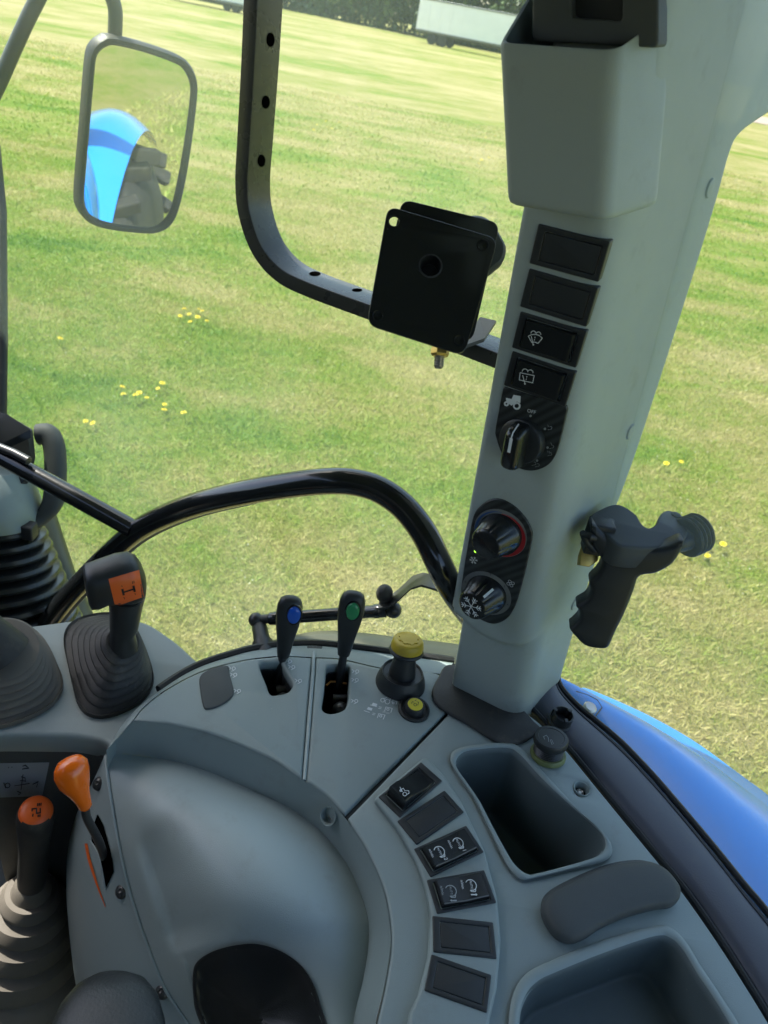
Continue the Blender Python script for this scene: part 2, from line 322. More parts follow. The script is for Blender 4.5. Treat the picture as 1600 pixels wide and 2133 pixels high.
# ================================================================ the field
def field_mat(name, blade=False):
    m, t, p = nodes(name); N = t.nodes.new
    g = N('ShaderNodeNewGeometry'); mp = N('ShaderNodeMapping'); mp.inputs['Scale'].default_value = (1, 1, 0); L_(t, g.outputs['Position'], mp.inputs[0])
    def nz(sc, det, rough=.6, vec=None, sx=None):
        n = N('ShaderNodeTexNoise'); n.inputs['Scale'].default_value = sc; n.inputs['Detail'].default_value = det; n.inputs['Roughness'].default_value = rough
        if sx:
            mm = N('ShaderNodeMapping'); mm.inputs['Scale'].default_value = sx; mm.inputs['Rotation'].default_value = (0, 0, math.radians(-6)); L_(t, mp.outputs[0], mm.inputs[0]); L_(t, mm.outputs[0], n.inputs['Vector'])
        else: L_(t, mp.outputs[0], n.inputs['Vector'])
        return n.outputs['Fac']
    def math_(op, a, b):
        q = N('ShaderNodeMath'); q.operation = op
        for i, x in enumerate((a, b)):
            if isinstance(x, (int, float)): q.inputs[i].default_value = x
            else: L_(t, x, q.inputs[i])
        return q.outputs[0]
    big = nz(.16, 3, .5, sx=(.55, 1.0, 0)); mid = nz(.9, 5, .65, sx=(.7, 1.2, 0)); fine = nz(9, 6, .75); tiny = nz(70, 3, .7)
    S_ = lambda x, k: math_('MULTIPLY', math_('SUBTRACT', x, .5), k)
    f = math_('ADD', S_(big, 2.0), math_('ADD', S_(mid, 1.9), math_('ADD', S_(fine, .75), S_(tiny, .45))))
    # mown swathes: long faint bands of drier grass
    wv = N('ShaderNodeTexNoise'); wv.inputs['Scale'].default_value = .55; wv.inputs['Detail'].default_value = 3
    mm = N('ShaderNodeMapping'); mm.inputs['Scale'].default_value = (.16, .7, 0); mm.inputs['Rotation'].default_value = (0, 0, math.radians(9)); L_(t, mp.outputs[0], mm.inputs[0]); L_(t, mm.outputs[0], wv.inputs['Vector'])
    sx = N('ShaderNodeVectorMath'); sx.operation = 'LENGTH'; L_(t, mp.outputs[0], sx.inputs[0])
    far = N('ShaderNodeMapRange'); far.inputs[1].default_value = 6; far.inputs[2].default_value = 26; far.inputs[3].default_value = .0; far.inputs[4].default_value = .75; L_(t, sx.outputs['Value'], far.inputs[0])
    f = math_('ADD', f, math_('MULTIPLY', math_('SUBTRACT', wv.outputs['Fac'], .12), far.outputs[0]))
    near = N('ShaderNodeMapRange'); near.inputs[1].default_value = 1.8; near.inputs[2].default_value = 3.9; near.inputs[3].default_value = .40; near.inputs[4].default_value = -.11; L_(t, sx.outputs['Value'], near.inputs[0])
    f = math_('ADD', f, near.outputs[0])
    if blade:
        f = math_('ADD', f, math_('MULTIPLY', math_('SUBTRACT', g.outputs['Random Per Island'], .5), .42))
    rp = N('ShaderNodeValToRGB'); cr = rp.color_ramp; cr.elements[0].position = .88; cr.elements[1].position = 1.62
    pass
    nr = N('ShaderNodeMapRange'); nr.inputs[1].default_value = -.62; nr.inputs[2].default_value = .62; L_(t, f, nr.inputs[0])
    cr.elements[0].position = 0; cr.elements[1].position = 1
    K = .94 if blade else .56  # ground colours darkened to stand in for the blades' self-shadow
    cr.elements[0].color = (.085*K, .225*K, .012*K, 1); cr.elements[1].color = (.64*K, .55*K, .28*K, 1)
    for pos, c in ((.17, (.175, .32, .024)), (.36, (.29, .38, .058)), (.54, (.42, .415, .13)), (.77, (.54, .48, .205))):
        e = cr.elements.new(pos); e.color = (c[0]*K, c[1]*K, c[2]*K, 1)
    L_(t, nr.outputs[0], rp.inputs[0]); L_(t, rp.outputs[0], p.inputs['Base Color'])
    p.inputs['Roughness'].default_value = .55 if blade else .9; p.inputs['Specular IOR Level'].default_value = .35 if blade else .1
    if not blade:
        b = N('ShaderNodeBump'); b.inputs['Strength'].default_value = .9; b.inputs['Distance'].default_value = .05
        nb = nz(14, 8, .8); L_(t, nb, b.inputs['Height']); L_(t, b.outputs[0], p.inputs['Normal'])
    else:
        tl = N('ShaderNodeBsdfTranslucent'); L_(t, rp.outputs[0], tl.inputs[0]); ms = N('ShaderNodeMixShader'); ms.inputs[0].default_value = .35
        L_(t, p.outputs[0], ms.inputs[1]); L_(t, tl.outputs[0], ms.inputs[2]); L_(t, ms.outputs[0], t.nodes['Material Output'].inputs[0])
    return m
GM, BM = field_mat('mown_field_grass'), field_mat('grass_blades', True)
def gz(x, y): return GROUND + .02*math.sin(x*.9+1)*math.sin(y*.7) + .0
def ground():
    xs = np.concatenate([np.linspace(-900, -40, 12), np.linspace(-36, 36, 73), np.linspace(40, 900, 12)])
    ys = np.concatenate([np.linspace(-400, -12, 8), np.linspace(-10, 40, 51), np.linspace(45, 1200, 14)])
    vs = [V((x, y, gz(x, y) if abs(x) < 36 and abs(y) < 40 else GROUND)) for y in ys for x in xs]; n = len(xs)
    return vs, [(j*n+i, j*n+i+1, (j+1)*n+i+1, (j+1)*n+i) for j in range(len(ys)-1) for i in range(n-1)]
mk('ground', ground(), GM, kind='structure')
def grass():
    """single blades, thick on the ground near the cab and thinning out with distance."""
    parts = []
    for (y0, y1, dens, L, wd, *xr) in ((1.75, 3.2, 9000, .036, .0030), (3.2, 6, 4200, .038, .0042), (6, 11, 1300, .04, .007), (11, 24, 200, .045, .016), (-1.5, 5, 900, .05, .008, 1.6, 9.5)):
        x0, x1 = xr or (-.62*y1-.8, .62*y1+.8); n = int((x1-x0)*(y1-y0)*dens)
        x = RNG.uniform(x0, x1, n); y = RNG.uniform(y0, y1, n); k = (np.abs(x) < .62*y+.8) != bool(xr); x = x[k]; y = y[k]; n = len(x)
        clump = np.sin(x*7.1+np.sin(y*5)+2*np.sin(y*.9))*np.sin(y*6.3+np.sin(x*4)+1.7*np.sin(x*1.3))*.5
        a = RNG.uniform(0, 2*np.pi, n); lean = RNG.uniform(.5, 1.5, n); ln = L*RNG.uniform(.5, 1.35, n)*(1+.2*clump)
        b = RNG.uniform(0, 2*np.pi, n); w2 = wd*RNG.uniform(.6, 1.3, n)
        z = GROUND+.02*np.sin(x*.9+1)*np.sin(y*.7)-.002
        A = np.stack([x+np.cos(b)*w2, y+np.sin(b)*w2, z], 1); B = np.stack([x-np.cos(b)*w2, y-np.sin(b)*w2, z], 1)
        C = np.stack([x+np.cos(a)*np.sin(lean)*ln, y+np.sin(a)*np.sin(lean)*ln, z+np.cos(lean)*ln+.004], 1)
        parts.append(np.stack([A, B, C], 1).reshape(-1, 3))
    co = np.concatenate(parts); me = bpy.data.meshes.new('grass'); nv = len(co)
    me.vertices.add(nv); me.vertices.foreach_set('co', co.ravel()); me.loops.add(nv); me.loops.foreach_set('vertex_index', np.arange(nv))
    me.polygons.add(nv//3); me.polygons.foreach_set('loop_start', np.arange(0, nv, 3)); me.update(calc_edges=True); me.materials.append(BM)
    o = bpy.data.objects.new('grass', me); COL.objects.link(o); return o
setp(grass(), 'short mown grass, part green and part dry, covering the field', 'grass', kind='stuff')
def glint():
    co = []; n = 1300
    y = 1.8+11*RNG.uniform(0, 1, n)**1.5; x = RNG.uniform(-1, 1, n)*(.62*y+.6); k = np.sin(x*1.7+2*np.sin(y*.8))+np.sin(y*1.9+x) > -.6; x = x[k]; y = y[k]
    for a, b in zip(x, y):
        z = gz(a, b)+random.uniform(.018, .034); s = random.uniform(.0015, .0034)*(1+b*.06)
        for t in (0, 1.05, 2.1):
            d = V((math.cos(t), math.sin(t), .5))*s; e = V((-math.sin(t), math.cos(t), .2))*s*.6; c = V((a, b, z)); co += [c-d, c+e, c+d, c-e]
    return co, [tuple(range(4*i, 4*i+4)) for i in range(len(co)//4)]
M['glint'] = pmat('pale_glint_specks', (.55, .56, .42), .6, .1, 60)
mk('grass_glints', glint(), M['glint'], None, 0, label='scattered tiny pale specks painted as glints in the near grass', cat='glint', kind='stuff')  # pale specks added for the sparkle of light on the grass
# dirt lane far right
M['dirt'] = pmat('pale_dirt', (.36, .28, .23), .9, .15, .6)
mk('dirt_lane', ([V((18, 58, GROUND+.03)), V((120, 40, GROUND+.03)), V((120, 90, GROUND+.03)), V((19.5, 70, GROUND+.03))], [(0, 1, 2, 3)]), M['dirt'], smooth=0, kind='structure')
# dandelions
def dandelion_mesh():
    pet = []; c = V((0, 0, .05))
    for ring, (r, h, n) in enumerate(((.017, .0, 13), (.012, .004, 10), (.006, .007, 6))):
        for i in range(n):
            a = 2*math.pi*(i+.5*ring)/n; d = V((math.cos(a), math.sin(a), 0)); s = V((-d.y, d.x, 0))*.0032
            pet.append(([c+d*.002+s*.5, c+d*.002-s*.5, c+d*r-s+V((0, 0, h)), c+d*r+s+V((0, 0, h))], [(0, 1, 2, 3)]))
    return join(*pet), tube([V((0, 0, -.01)), V((.002, 0, .02)), c], .0016, 5)
M['petal'] = pmat('dandelion_yellow', (.85, .66, .02), .6, .1, 60); M['stem'] = pmat('dandelion_stem', (.14, .22, .05), .6)
FL = None
def dandelion(x, y, s, label, group):
    global FL
    loc = V((x, y, gz(x, y)+.005))
    if FL is None:
        root = thing('dandelion', label, 'flower', (0, 0, 0), group); hd, st = dandelion_mesh()
        a = mk('flower_head', hd, M['petal'], root, 0); b = mk('stem', st, M['stem'], root); FL = (a.data, b.data)
        root.location = loc; root.scale = (s,)*3
    else:
        root = thing('dandelion', label, 'flower', loc, group); root.scale = (s,)*3
        for nm, me in zip(('flower_head', 'stem'), FL):
            o = bpy.data.objects.new(nm, me); COL.objects.link(o); o.parent = root
    root.rotation_euler = (random.uniform(-.4, .1), random.uniform(-.3, .3), random.uniform(0, 6))
CL = [('yellow dandelion in the loose cluster right below the wing mirror', [(383, 648), (397, 655), (411, 662), (424, 650), (430, 668), (400, 672), (375, 658), (412, 645)]),
      ('yellow dandelion in the scattered patch left of centre, above the curved tube', [(249, 806), (259, 823), (290, 817), (284, 826), (305, 826), (332, 804), (341, 838), (386, 861), (340, 855), (334, 797)]),
      ('yellow dandelion beside the steering column lever', [(200, 876), (121, 708), (177, 871)]),
      ('yellow dandelion in the distant band above the mounting plate', [(660, 262), (690, 270), (705, 258), (742, 278), (770, 290), (725, 268), (680, 255), (650, 275)]),
      ('yellow dandelion in the distant band left of the pillar pocket', [(980, 330), (1005, 335), (1020, 330), (995, 340), (1022, 245), (1010, 292), (1030, 290)]),
      ('yellow dandelion between the pillar and the right edge, beside a screw cap', [(1389, 965), (1418, 960)]),
      ('yellow dandelion just below the ribbed knob of the window latch', [(1427, 1148), (1465, 1145), (1470, 1152), (1478, 1158), (1508, 1135), (1472, 1130)]),
      ('yellow dandelion in the faraway row near the top of the wing mirror arm', [(105, 118), (120, 121), (132, 119), (142, 122), (112, 123)])]
for lab, pts in CL:
    for u, v in pts:
        q = P(u, v, GROUND+.05); dist = (q-CAM).length
        dandelion(q.x, q.y, min(1.5, .62+.07*dist)*random.uniform(.75, 1.15), lab, 'dandelions in the '+lab.split(' in the ')[-1] if ' in the ' in lab else 'dandelions '+lab.split('dandelion ')[-1])
# ---------------------------------------------------------------- trailers
def wheel(root, c, ax, r, wd):
    w_ = mk('wheel', lathe(c-ax*wd/2, ax, [(r*.6, 0), (r*.95, .01), (r, .05), (r, wd-.05), (r*.95, wd-.01), (r*.6, wd)], 24), M['tyre'], root)
    mk('rim', lathe(c-ax*(wd/2+.01), ax, [(r*.2, .0), (r*.28, .02), (r*.5, .05), (r*.58, .0), (r*.58, .06)], 20), M['greyp'], w_)
def trailer(a, b, up0, ht, dep, label, wheels, name='box_trailer', wr=.5, legs=True):
    """a, b: ground points under the two ends of the side that faces us."""
    root = thing(name, label, 'trailer', a); e = (b-a).normalized(); nrm = V((e.y, -e.x, 0)); nrm = nrm if nrm.y < 0 else -nrm; ln = (b-a).length; up = V((0, 0, 1))
    c = a+e*ln/2-nrm*dep/2+up*(up0+ht/2)
    body = mk('body', box(c, e, up, nrm, ln, ht, dep, .04), M['trwhite'], root)
    n = max(3, int(ln/1.22))
    for i in range(1, n): mk('seam', box(a+e*ln*i/n+nrm*.008+up*(up0+ht/2), e, up, nrm, .05, ht-.25, .02, .005), M['trwhite'], body)
    for z in (up0+.08, up0+ht-.08): mk('edge_rail', box(a+e*ln/2+nrm*.02+up*z, e, up, nrm, ln, .14, .05, .01), M['ring'], body)
    mk('underframe', box(c-up*(ht/2+.12), e, up, nrm, ln*.96, .22, dep*.5, .03), M['trdark'], root)
    for s in wheels:
        for k in (0, 1): wheel(root, a+e*s-nrm*(.22+k*(dep-.44))+up*wr, nrm, wr, .3)
    if legs:
        s = ln-2.6 if min(wheels) < ln/2 else 2.6
        mk('landing_leg', tube([a+e*s-nrm*.5+up*.02, a+e*s-nrm*.5+up*up0], .08, 8), M['trdark'], root)
        mk('bumper', box(a+e*.1-nrm*dep/2+up*.55, e, up, nrm, .1, .14, dep*.9, .02), M['trdark'], root)
    return root
zt = GROUND
a = P(862, 86, zt); dvec = (P(1035, 116, zt)-a); dvec = V((math.cos(math.radians(-20)), math.sin(math.radians(-20)), 0))
TA = a.copy(); trailer(TA, TA+dvec*15.5, 1.05, 2.9, 2.5, 'long white weathered box trailer parked at the tree line beside the pillar', [1.9, 3.2], wr=.52)
b = P(478, 24, zt); e2 = V((math.cos(math.radians(-14)), math.sin(math.radians(-14)), 0))
trailer(b-e2*6.6, b+e2*1.6, .55, 2.5, 2.3, 'smaller white trailer with a tandem axle cut off by the top edge', [6.25, 7.05], wr=.36, legs=False)
# ---------------------------------------------------------------- trees behind
M['leaf'] = []
for k, c in enumerate(((.025, .055, .020), (.04, .085, .022), (.065, .12, .03))):
    M['leaf'].append(pmat('tree_leaves_%d' % k, c, .6, .35, 1.5))
M['bark'] = pmat('tree_bark', (.05, .04, .03), .9, .3, 6, .5, 20)
def tree(x, y, h, wd, label, seed):
    rg = np.random.default_rng(seed); root = thing('tree', label, 'tree', (x, y, GROUND), 'trees along the far edge of the field')
    z0 = GROUND; pts = [V((x, y, z0-.2)), V((x+.1, y, z0+h*.2)), V((x-.1, y+.1, z0+h*.45)), V((x, y, z0+h*.8))]
    parts = [tube(pts, [h*.03, h*.022, h*.016, h*.006], 8)]
    for i in range(7):
        a = rg.uniform(0, 6.28); z1 = z0+h*rg.uniform(.15, .6); d = V((math.cos(a), math.sin(a), rg.uniform(.2, .8)))
        parts.append(tube([V((x, y, z1)), V((x, y, z1))+d*wd*.25, V((x, y, z1+.3))+d*wd*.5], [h*.011, h*.007, h*.003], 6))
    mk('trunk', join(*parts), M['bark'], root)
    n = 7000; cl = []
    for i in range(70):
        t = rg.uniform(0.02, 1); a = rg.uniform(0, 6.28); rr = wd*.5*math.sqrt(max(.08, 1-(t-.35)**2*1.9))*rg.uniform(.35, 1.0)
        cl.append((x+rr*math.cos(a), y+rr*math.sin(a), z0+h*(.03+.95*t), wd*rg.uniform(.10, .2)))
    cl = np.array(cl); k = rg.integers(0, len(cl), n); q = rg.normal(0, 1, (n, 3)); q /= np.linalg.norm(q, axis=1)[:, None]; q *= rg.uniform(.55, 1.05, n)[:, None]
    c = cl[k, :3]+q*cl[k, 3:4]; c[:, 2] = np.maximum(c[:, 2], z0+.05); s = rg.uniform(.25, .55, n)[:, None]
    u = rg.normal(0, 1, (n, 3)); u /= np.linalg.norm(u, axis=1)[:, None]; v = np.cross(u, rg.normal(0, 1, (n, 3))); v /= np.linalg.norm(v, axis=1)[:, None]
    co = np.stack([c-u*s, c+v*s*.6, c+u*s, c-v*s*.6], 1).reshape(-1, 3)
    o = mk('crown', (co, [(4*i, 4*i+1, 4*i+2, 4*i+3) for i in range(n)]), None, root, 0)
    for mm in M['leaf']: o.data.materials.append(mm)
    o.data.polygons.foreach_set('material_index', (k % 3).astype(np.int32)); return root
kinds = ['broad dark green', 'tall dense', 'rounded mid green', 'spreading shady']
tx = [(-62, 150, 16), (-50, 146, 14), (-39, 141, 17), (-30, 137, 12), (-22, 134, 15), (-14, 128, 13), (-6, 124, 16), (2, 122, 14), (10, 117, 17), (19, 113, 15), (29, 108, 16), (40, 104, 14), (52, 100, 16)]
words = ['leftmost', 'second from the left', 'third from the left', 'fourth from the left', 'fifth from the left', 'sixth from the left', 'behind the left end of the long trailer', 'behind the middle of the long trailer', 'behind the right end of the long trailer', 'hidden mostly by the pillar', 'fourth from the right', 'third from the right', 'rightmost but one']
for i, (x, y, h) in enumerate(tx): tree(x, y, h, h*1.15, '%s tree in the far row, %s' % (kinds[i % 4], words[i]), 40+i)
# ================================================================ the cab
# ---- unseen shell shaped to shade the inside: roof, floor, posts, added light-blocking walls
zr = .93
def slab(px, z, th, bev): return plate(rnd([V((x, y, z)) for x, y in px], .06, 5), V((0, 0, 1)), th, bev)
mk('cab_roof', slab([(-.95, -.95), (.70, -.95), (.70, .50), (.30, .775), (-.82, 1.12), (-.95, 1.10)], zr+.09, .09, .03), M['headl'], kind='structure')
mk('cab_floor', slab([(-1.15, -.95), (.62, -.95), (.62, .28), (.28, .72), (-1.15, .86)], -.72, .05, .01), M['floor'], kind='structure')
mk('shade_wall', plate(rnd([V((x, -.95, z)) for x, z in ((-1.1, -.72), (.68, -.72), (.68, .93), (-1.1, .93))], .05, 4), V((0, -1, 0)), .04, .01, holes=[rnd([V((x, -.95, z)) for x, z in ((-.35, .55), (.45, .55), (.45, .84), (-.35, .84))], .06, 5)]), M['headl'], kind='structure')
mk('shade_wall', plate(rnd([V((-1.15, y, z)) for y, z in ((-.95, -.72), (.9, -.72), (.9, -.12), (.35, -.12), (.22, .0), (.22, .93), (-.95, .93))], .05, 4), V((-1, 0, 0)), .04, .01), M['headl'], kind='structure')
for i, (q, w_) in enumerate((((-1.0, -.93), .07), ((.58, -.93), .09))):
    mk('cab_post', box(V((q[0], q[1], .10)), V((1, 0, 0)), V((0, 1, 0)), V((0, 0, 1)), w_, w_, 1.7, .02), M['headl'], kind='structure')

# ---- pillar frame of reference
PL0, PC0, PR0 = P(938, 1432), P(1080, 1503), P(1168, 1415)
PCT = YP(1290, 480, .60); PLT = None
FR = plane3(PL0, PC0, PCT)                      # front face of the pillar core
PLT = FR(1106, 440)
GR = plane3(PC0, PR0, PCT)                      # right face
F1 = FR.off(.012)                               # face of the raised switch panel
AX = (PCT-PC0).normalized()
ES = (PC0-PL0).normalized()
KN = (FR.n + V((-.16, .06, .05))).normalized()  # the dial axes lean a little more to the driver
pil = thing('cab_pillar', 'pale grey plastic pillar with switches, dials and pocket, standing on the console', 'pillar', (PL0+PR0)/2)
def pillar_mesh():
    lv = [(-.02, (1164, 1432)), (.13, (1205, 1290)), (.26, (1245, 1165)), (.38, (1290, 1045)), (.50, (1330, 935)), (.73, (1407, 700)), (.93, (1470, 500)), (1.02, (1500, 400)), (1.10, (1523, 318)), (1.17, (1545, 278)), (1.26, (1600, 238)), (1.38, (1690, 180)), (1.55, (1800, 110))]
    secs = []
    for w_, r in lv:
        l = PL0.lerp(PLT, w_); c = PC0.lerp(PCT, w_*1.03); rr = GR(*r)
        secs.append([l, c, rr, rr+V((-.002, .07, 0)), l+V((.035, .075, 0))])
    flat = [sum((tuple(p) for p in s), ()) for s in secs]
    ws = [l[0] for l in lv]; n = 200; fine = spl(flat, n); wl = spl([(x,) for x in ws], n); rings = []
    for f, (w_,) in zip(fine, wl):
        pts = [V(f[3*i:3*i+3]) for i in range(5)]
        ring = rnd(pts, [.006, .026, .010, .006, .006], 8); ring2 = []
        for i in range(len(ring)):
            a, b = ring[i], ring[(i+1) % len(ring)]; k = 18 if (b-a).length > .02 else 1
            ring2 += [a.lerp(b, j/k) for j in range(k)]
        rings.append((ring2, w_, pts))
    m = min(len(r[0]) for r in rings); out = []
    wb0 = (FR(1040, 1338)-PL0).dot(AX)
    for ring, w_, pts in rings:
        l, c = pts[0], pts[1]; wid = (c-l).length; o = []
        for q in ring[:m]:
            x = (q-l).dot(ES); ht = (q-PL0).dot(AX); dep = -(q-FR.p).dot(FR.n)
            rr = .052; xx = min(abs(x-.045), rr*.98); hb = wb0+rr*.9-math.sqrt(rr*rr-xx*xx)*.9
            s = max(0, min(1, (ht-hb)/.013)); s = s*s*(3-2*s)
            fr = max(0, min(1, 1-(dep-.002)/.024)); fr = fr*fr*(3-2*fr)
            side = max(0, min(1, 1-x/.05)); top = max(0, min(1, 1.15-w_*.8))
            o.append(q+FR.n*.012*s*fr-ES*.012*s*side*side*top*max(0, min(1, 1-(dep-.02)/.05)))
        out.append(o)
    return loft(out)
pbody = mk('pillar_trim', pillar_mesh(), M['pillar'], pil, 60)
# pocket at the top of the pillar
def pocket():
    d = .052; fp = FR.off(d); ts = GR.n.cross(AX); ts = ts if ts.x > 0 else -ts
    tl, tr, bl, br = fp(1039, 92), fp(1284, 110), fp(1056, 428), fp(1264, 463)
    vec_b = V((.02, .06, 0)); rings = []
    def sec(a, b, ins=0.0, sh=0.0, bk=0.0):
        c = b+ts*.085; pts = [a, b, c+AX*bk*.8, c+V((0, .05, 0))+AX*bk, a+vec_b+AX*bk]
        ctr = sum(pts, V())/5; pts = [p+(ctr-p)*ins for p in pts]
        return [p+AX*sh for p in rnd(pts, [.006, .012, .01, .004, .004], 5)]
    rings += [sec(bl.lerp(tl, f), br.lerp(tr, f), i_) for f, i_ in ((0, .16), (.004, .07), (.02, .02), (.05, .004), (.09, 0))]
    for i in range(2, 9): rings.append(sec(bl.lerp(tl, i/8), br.lerp(tr, i/8)))
    B = .034; rings[-1] = sec(tl, tr, 0, -.002, B); rings.append(sec(tl, tr, .02, .0005, B)); rings.append(sec(tl, tr, .05, .0, B))
    inner = [sec(tl, tr, .05, .0, B), sec(tl, tr, .07, -.004, B), sec(tl, tr, .2, -.05, .0)]
    return loft(rings, True, True, False), loft(inner, True, False, True)
pk_o, pk_i = pocket()
pk_ = mk('pocket', pk_o, M['pillar'], pil, 50, label='grey open-topped pocket at the head of the pillar')
mk('pocket_shade_lining', pk_i, M['bin'], pk_, 50)  # dark inner colour adds to the pocket's shade
blk = [F1(*q, .012) for q in ((1108, -60), (1372, -60), (1372, 100), (1108, 86))]
ub = mk('upper_block', plate(rnd(blk, .004, 3), FR.n, .03, .002, holes=[rnd([F1(*q, .012) for q in ((1190, -40), (1296, -40), (1296, 44), (1190, 36))], .003, 3)]), M['pad'], pil)
mk('recess_floor', plate(rnd([F1(*q, .0012) for q in ((1186, -45), (1300, -45), (1300, 50), (1186, 42))], .003, 3), FR.n, .006, .001), M['black'], ub)

# ---- rocker switches
def quadframe(q):
    c = sum(q, V())/4; ex = ((q[1]-q[0])+(q[2]-q[3])).normalized(); n = (q[1]-q[0]).cross(q[3]-q[0]).normalized(); n = n if n.dot(CAM-c) > 0 else -n
    ey = n.cross(ex).normalized(); return c, ex, ey, n, ((q[1]-q[0]).length+(q[2]-q[3]).length)/2, ((q[3]-q[0]).length+(q[2]-q[1]).length)/2
def rect(c, ex, ey, a, b): return [c+ex*x*a/2+ey*y*b/2 for x, y in ((-1, -1), (1, -1), (1, 1), (-1, 1))]
def blank(parent, q, th=.002):
    c, ex, ey, n, a, b = quadframe(q)
    o = mk('blank_plate', plate(rnd([p+n*th for p in rect(c, ex, ey, a, b)], .0012, 3), n, .012, .0008, holes=[rnd([p+n*th for p in rect(c+ex*.001, ex, ey, a*.80, b*.72)], .0008, 3)]), M['black'], parent)
    mk('blank_insert', plate(rnd([p+n*(th-.0004) for p in rect(c+ex*.001, ex, ey, a*.80-.0007, b*.72-.0007)], .001, 3), n, .01, .0006), M['black'], o)
    return o, (c, ex, ey, n, a, b)
def rocker(parent, q, tilt=0.0, th=.002, ha=.74, hb=.74, rise=.006):
    """frame with an opening and a two-faced rocker in it; tilt raises the -x end."""
    c, ex, ey, n, a, b = quadframe(q)
    o = mk('rocker_switch', plate(rnd([p+n*th for p in rect(c, ex, ey, a, b)], .0012, 3), n, .014, .0008, holes=[rnd([p+n*th for p in rect(c, ex, ey, a*(ha+.04), b*(hb+.05))], .001, 3)]), M['black'], parent)
    A, B = a*ha/2, b*hb/2; hl = rise+tilt; hr = rise-tilt; hm = rise-.0018 if tilt == 0 else rise*.75
    prof = [(-A, -.010), (-A, hl*.4+th), (-A+.0012, hl+th), (-A*.55, hl+th-.0006), (0, hm+th), (A*.55, hr+th-.0004), (A-.0012, hr+th), (A, hr*.4+th), (A, -.010)]
    rings = []
    for s, k in ((-1, .0), (-1, 1), (-.93, 1.0), (.93, 1.0), (1, 1), (1, 0)):
        dz = 0 if abs(s) < .95 else -.0010
        rings.append([c+ex*x+ey*B*s+n*(z+(dz if z > 0 else 0)) for x, z in prof])
    rings = rings[1:-1]
    r = mk('rocker', loft(rings, True, True, True), M['gloss'], o, 35)
    return o, r, (c, ex, ey, n, a, b, hl+th, hr+th, hm+th)
PQ = [[(1122, 465), (1271, 503), (1249, 587), (1105, 548)], [(1102, 558), (1247, 600), (1223, 680), (1086, 638)], [(1084, 648), (1222, 689), (1202, 766), (1069, 723)], [(1067, 730), (1199, 775), (1180, 846), (1052, 802)]]
for k in (0, 1): blank(pil, [F1(*p) for p in PQ[k]])
SW = []
for k in (2, 3):
    o, r, fr = rocker(pil, [F1(*p) for p in PQ[k]], rise=.0045); SW.append(fr); o['label'] = ['windscreen washer rocker switch', 'rear window washer rocker switch'][k-2]
    ip = F1.off(fr[6]+.0002)
    if k == 2:
        L = pxs(ip, [(1100, 702), (1105, 712)] and [(1101, 700), (1107, 697), (1115, 696), (1123, 698), (1130, 704), (1121, 715), (1117, 713), (1112, 712), (1108, 713), (1101, 700)], [(1107, 700), (1111, 717)],
                arc((1111.5, 694), 5, 180, 350, 6), arc((1122, 696), 5, 190, 370, 6), [(1115, 701), (1114.5, 704)], [(1114, 706), (1113.5, 709)])
        d = [ip(*q) for q in arc((1111.5, 717.5), 1.8, 0, 350, 8)]
    else:
        L = pxs(ip, [(1084, 776), (1113, 782), (1110, 797), (1082, 791), (1084, 776)], [(1089, 781), (1094, 799)], arc((1094, 774), 6, 185, 345, 6), arc((1105, 776), 6, 195, 365, 6), [(1098, 783), (1097.5, 786)], [(1097, 788), (1096.5, 791)])
        d = [ip(*q) for q in arc((1094, 799), 1.8, 0, 350, 8)]
    mk('washer_icon', join(ribbon(L, ip.n, .0006), fillpoly(d, ip.n, .0006)), M['white'], o, 0)

# ---- light switch panel with its dial
def outline(pl, pts, n=72, off=0.0): return [pl(*q, off) for q in spl(pts, n, True)]
lp = [F1(*q, .0015) for q in [(1050, 806), (1179, 847)]] + [F1(*q, .0015) for q in spl([(1181, 856), (1172, 895), (1158, 946), (1140, 970), (1109, 981), (1077, 974), (1048, 950), (1033, 911), (1032, 893), (1040, 850), (1047, 812)], 40)]
lpan = mk('light_switch_panel', plate(lp, FR.n, .008, .0008), M['carbon'], pil, label='black weave panel with tractor symbol and light switch dial')
LP = F1.off(.0017)
tr_ = [fillpoly([LP(*q) for q in ((1054, 828), (1066, 831), (1070, 822), (1085, 825), (1084, 840), (1077, 836), (1070, 841), (1066, 845), (1055, 837))], FR.n, .0003)]
tr_ += [ribbon(pxs(LP, arc((1055.5, 840.5), 3.6, 0, 360, 14), arc((1077, 845), 6.2, 0, 360, 18)), FR.n, .0016, .0006)]
mk('tractor_symbol', join(*tr_), M['white'], lpan, 0)
mk('off_lettering', textpx('OFF', LP, (1107.5, 857), (12, 3.2), .0032), M['white'], lpan, 0)
dots = [fillpoly([LP(*q) for q in arc(c, 2.6, 0, 340, 10)], FR.n, .0004) for c in ((1105.5, 866), (1135.5, 893), (1141, 932), (1119, 959))]
bulb = []
for c in ((1147, 891), (1151, 930), (1147, 945), (1114, 965), (1121, 968)):
    bulb += pxs(LP, arc(c, 3.0, -120, 120, 8), [(c[0]-2, c[1]+3), (c[0]-6, c[1]+4)])
for c in ((1141.5, 884), (1148, 921), (1141, 938), (1145, 939)): bulb.append([LP(*c), LP(c[0]+1.5, c[1]+5)])
mk('dial_marks', join(*dots, ribbon(bulb, FR.n, .0004)), M['greyp'], lpan, 0)
dc = F1(1087, 917, .0015)
dial = mk('light_dial', lathe(dc-KN*.004, KN, [(.0215, 0), (.0215, .005), (.0205, .0085), (.019, .0095), (.0, .0095)], 48), M['black'], lpan)
ex_ = (AX-KN*AX.dot(KN)).normalized(); sx_ = KN.cross(ex_); sx_ = sx_ if sx_.x > 0 else -sx_
gr = []
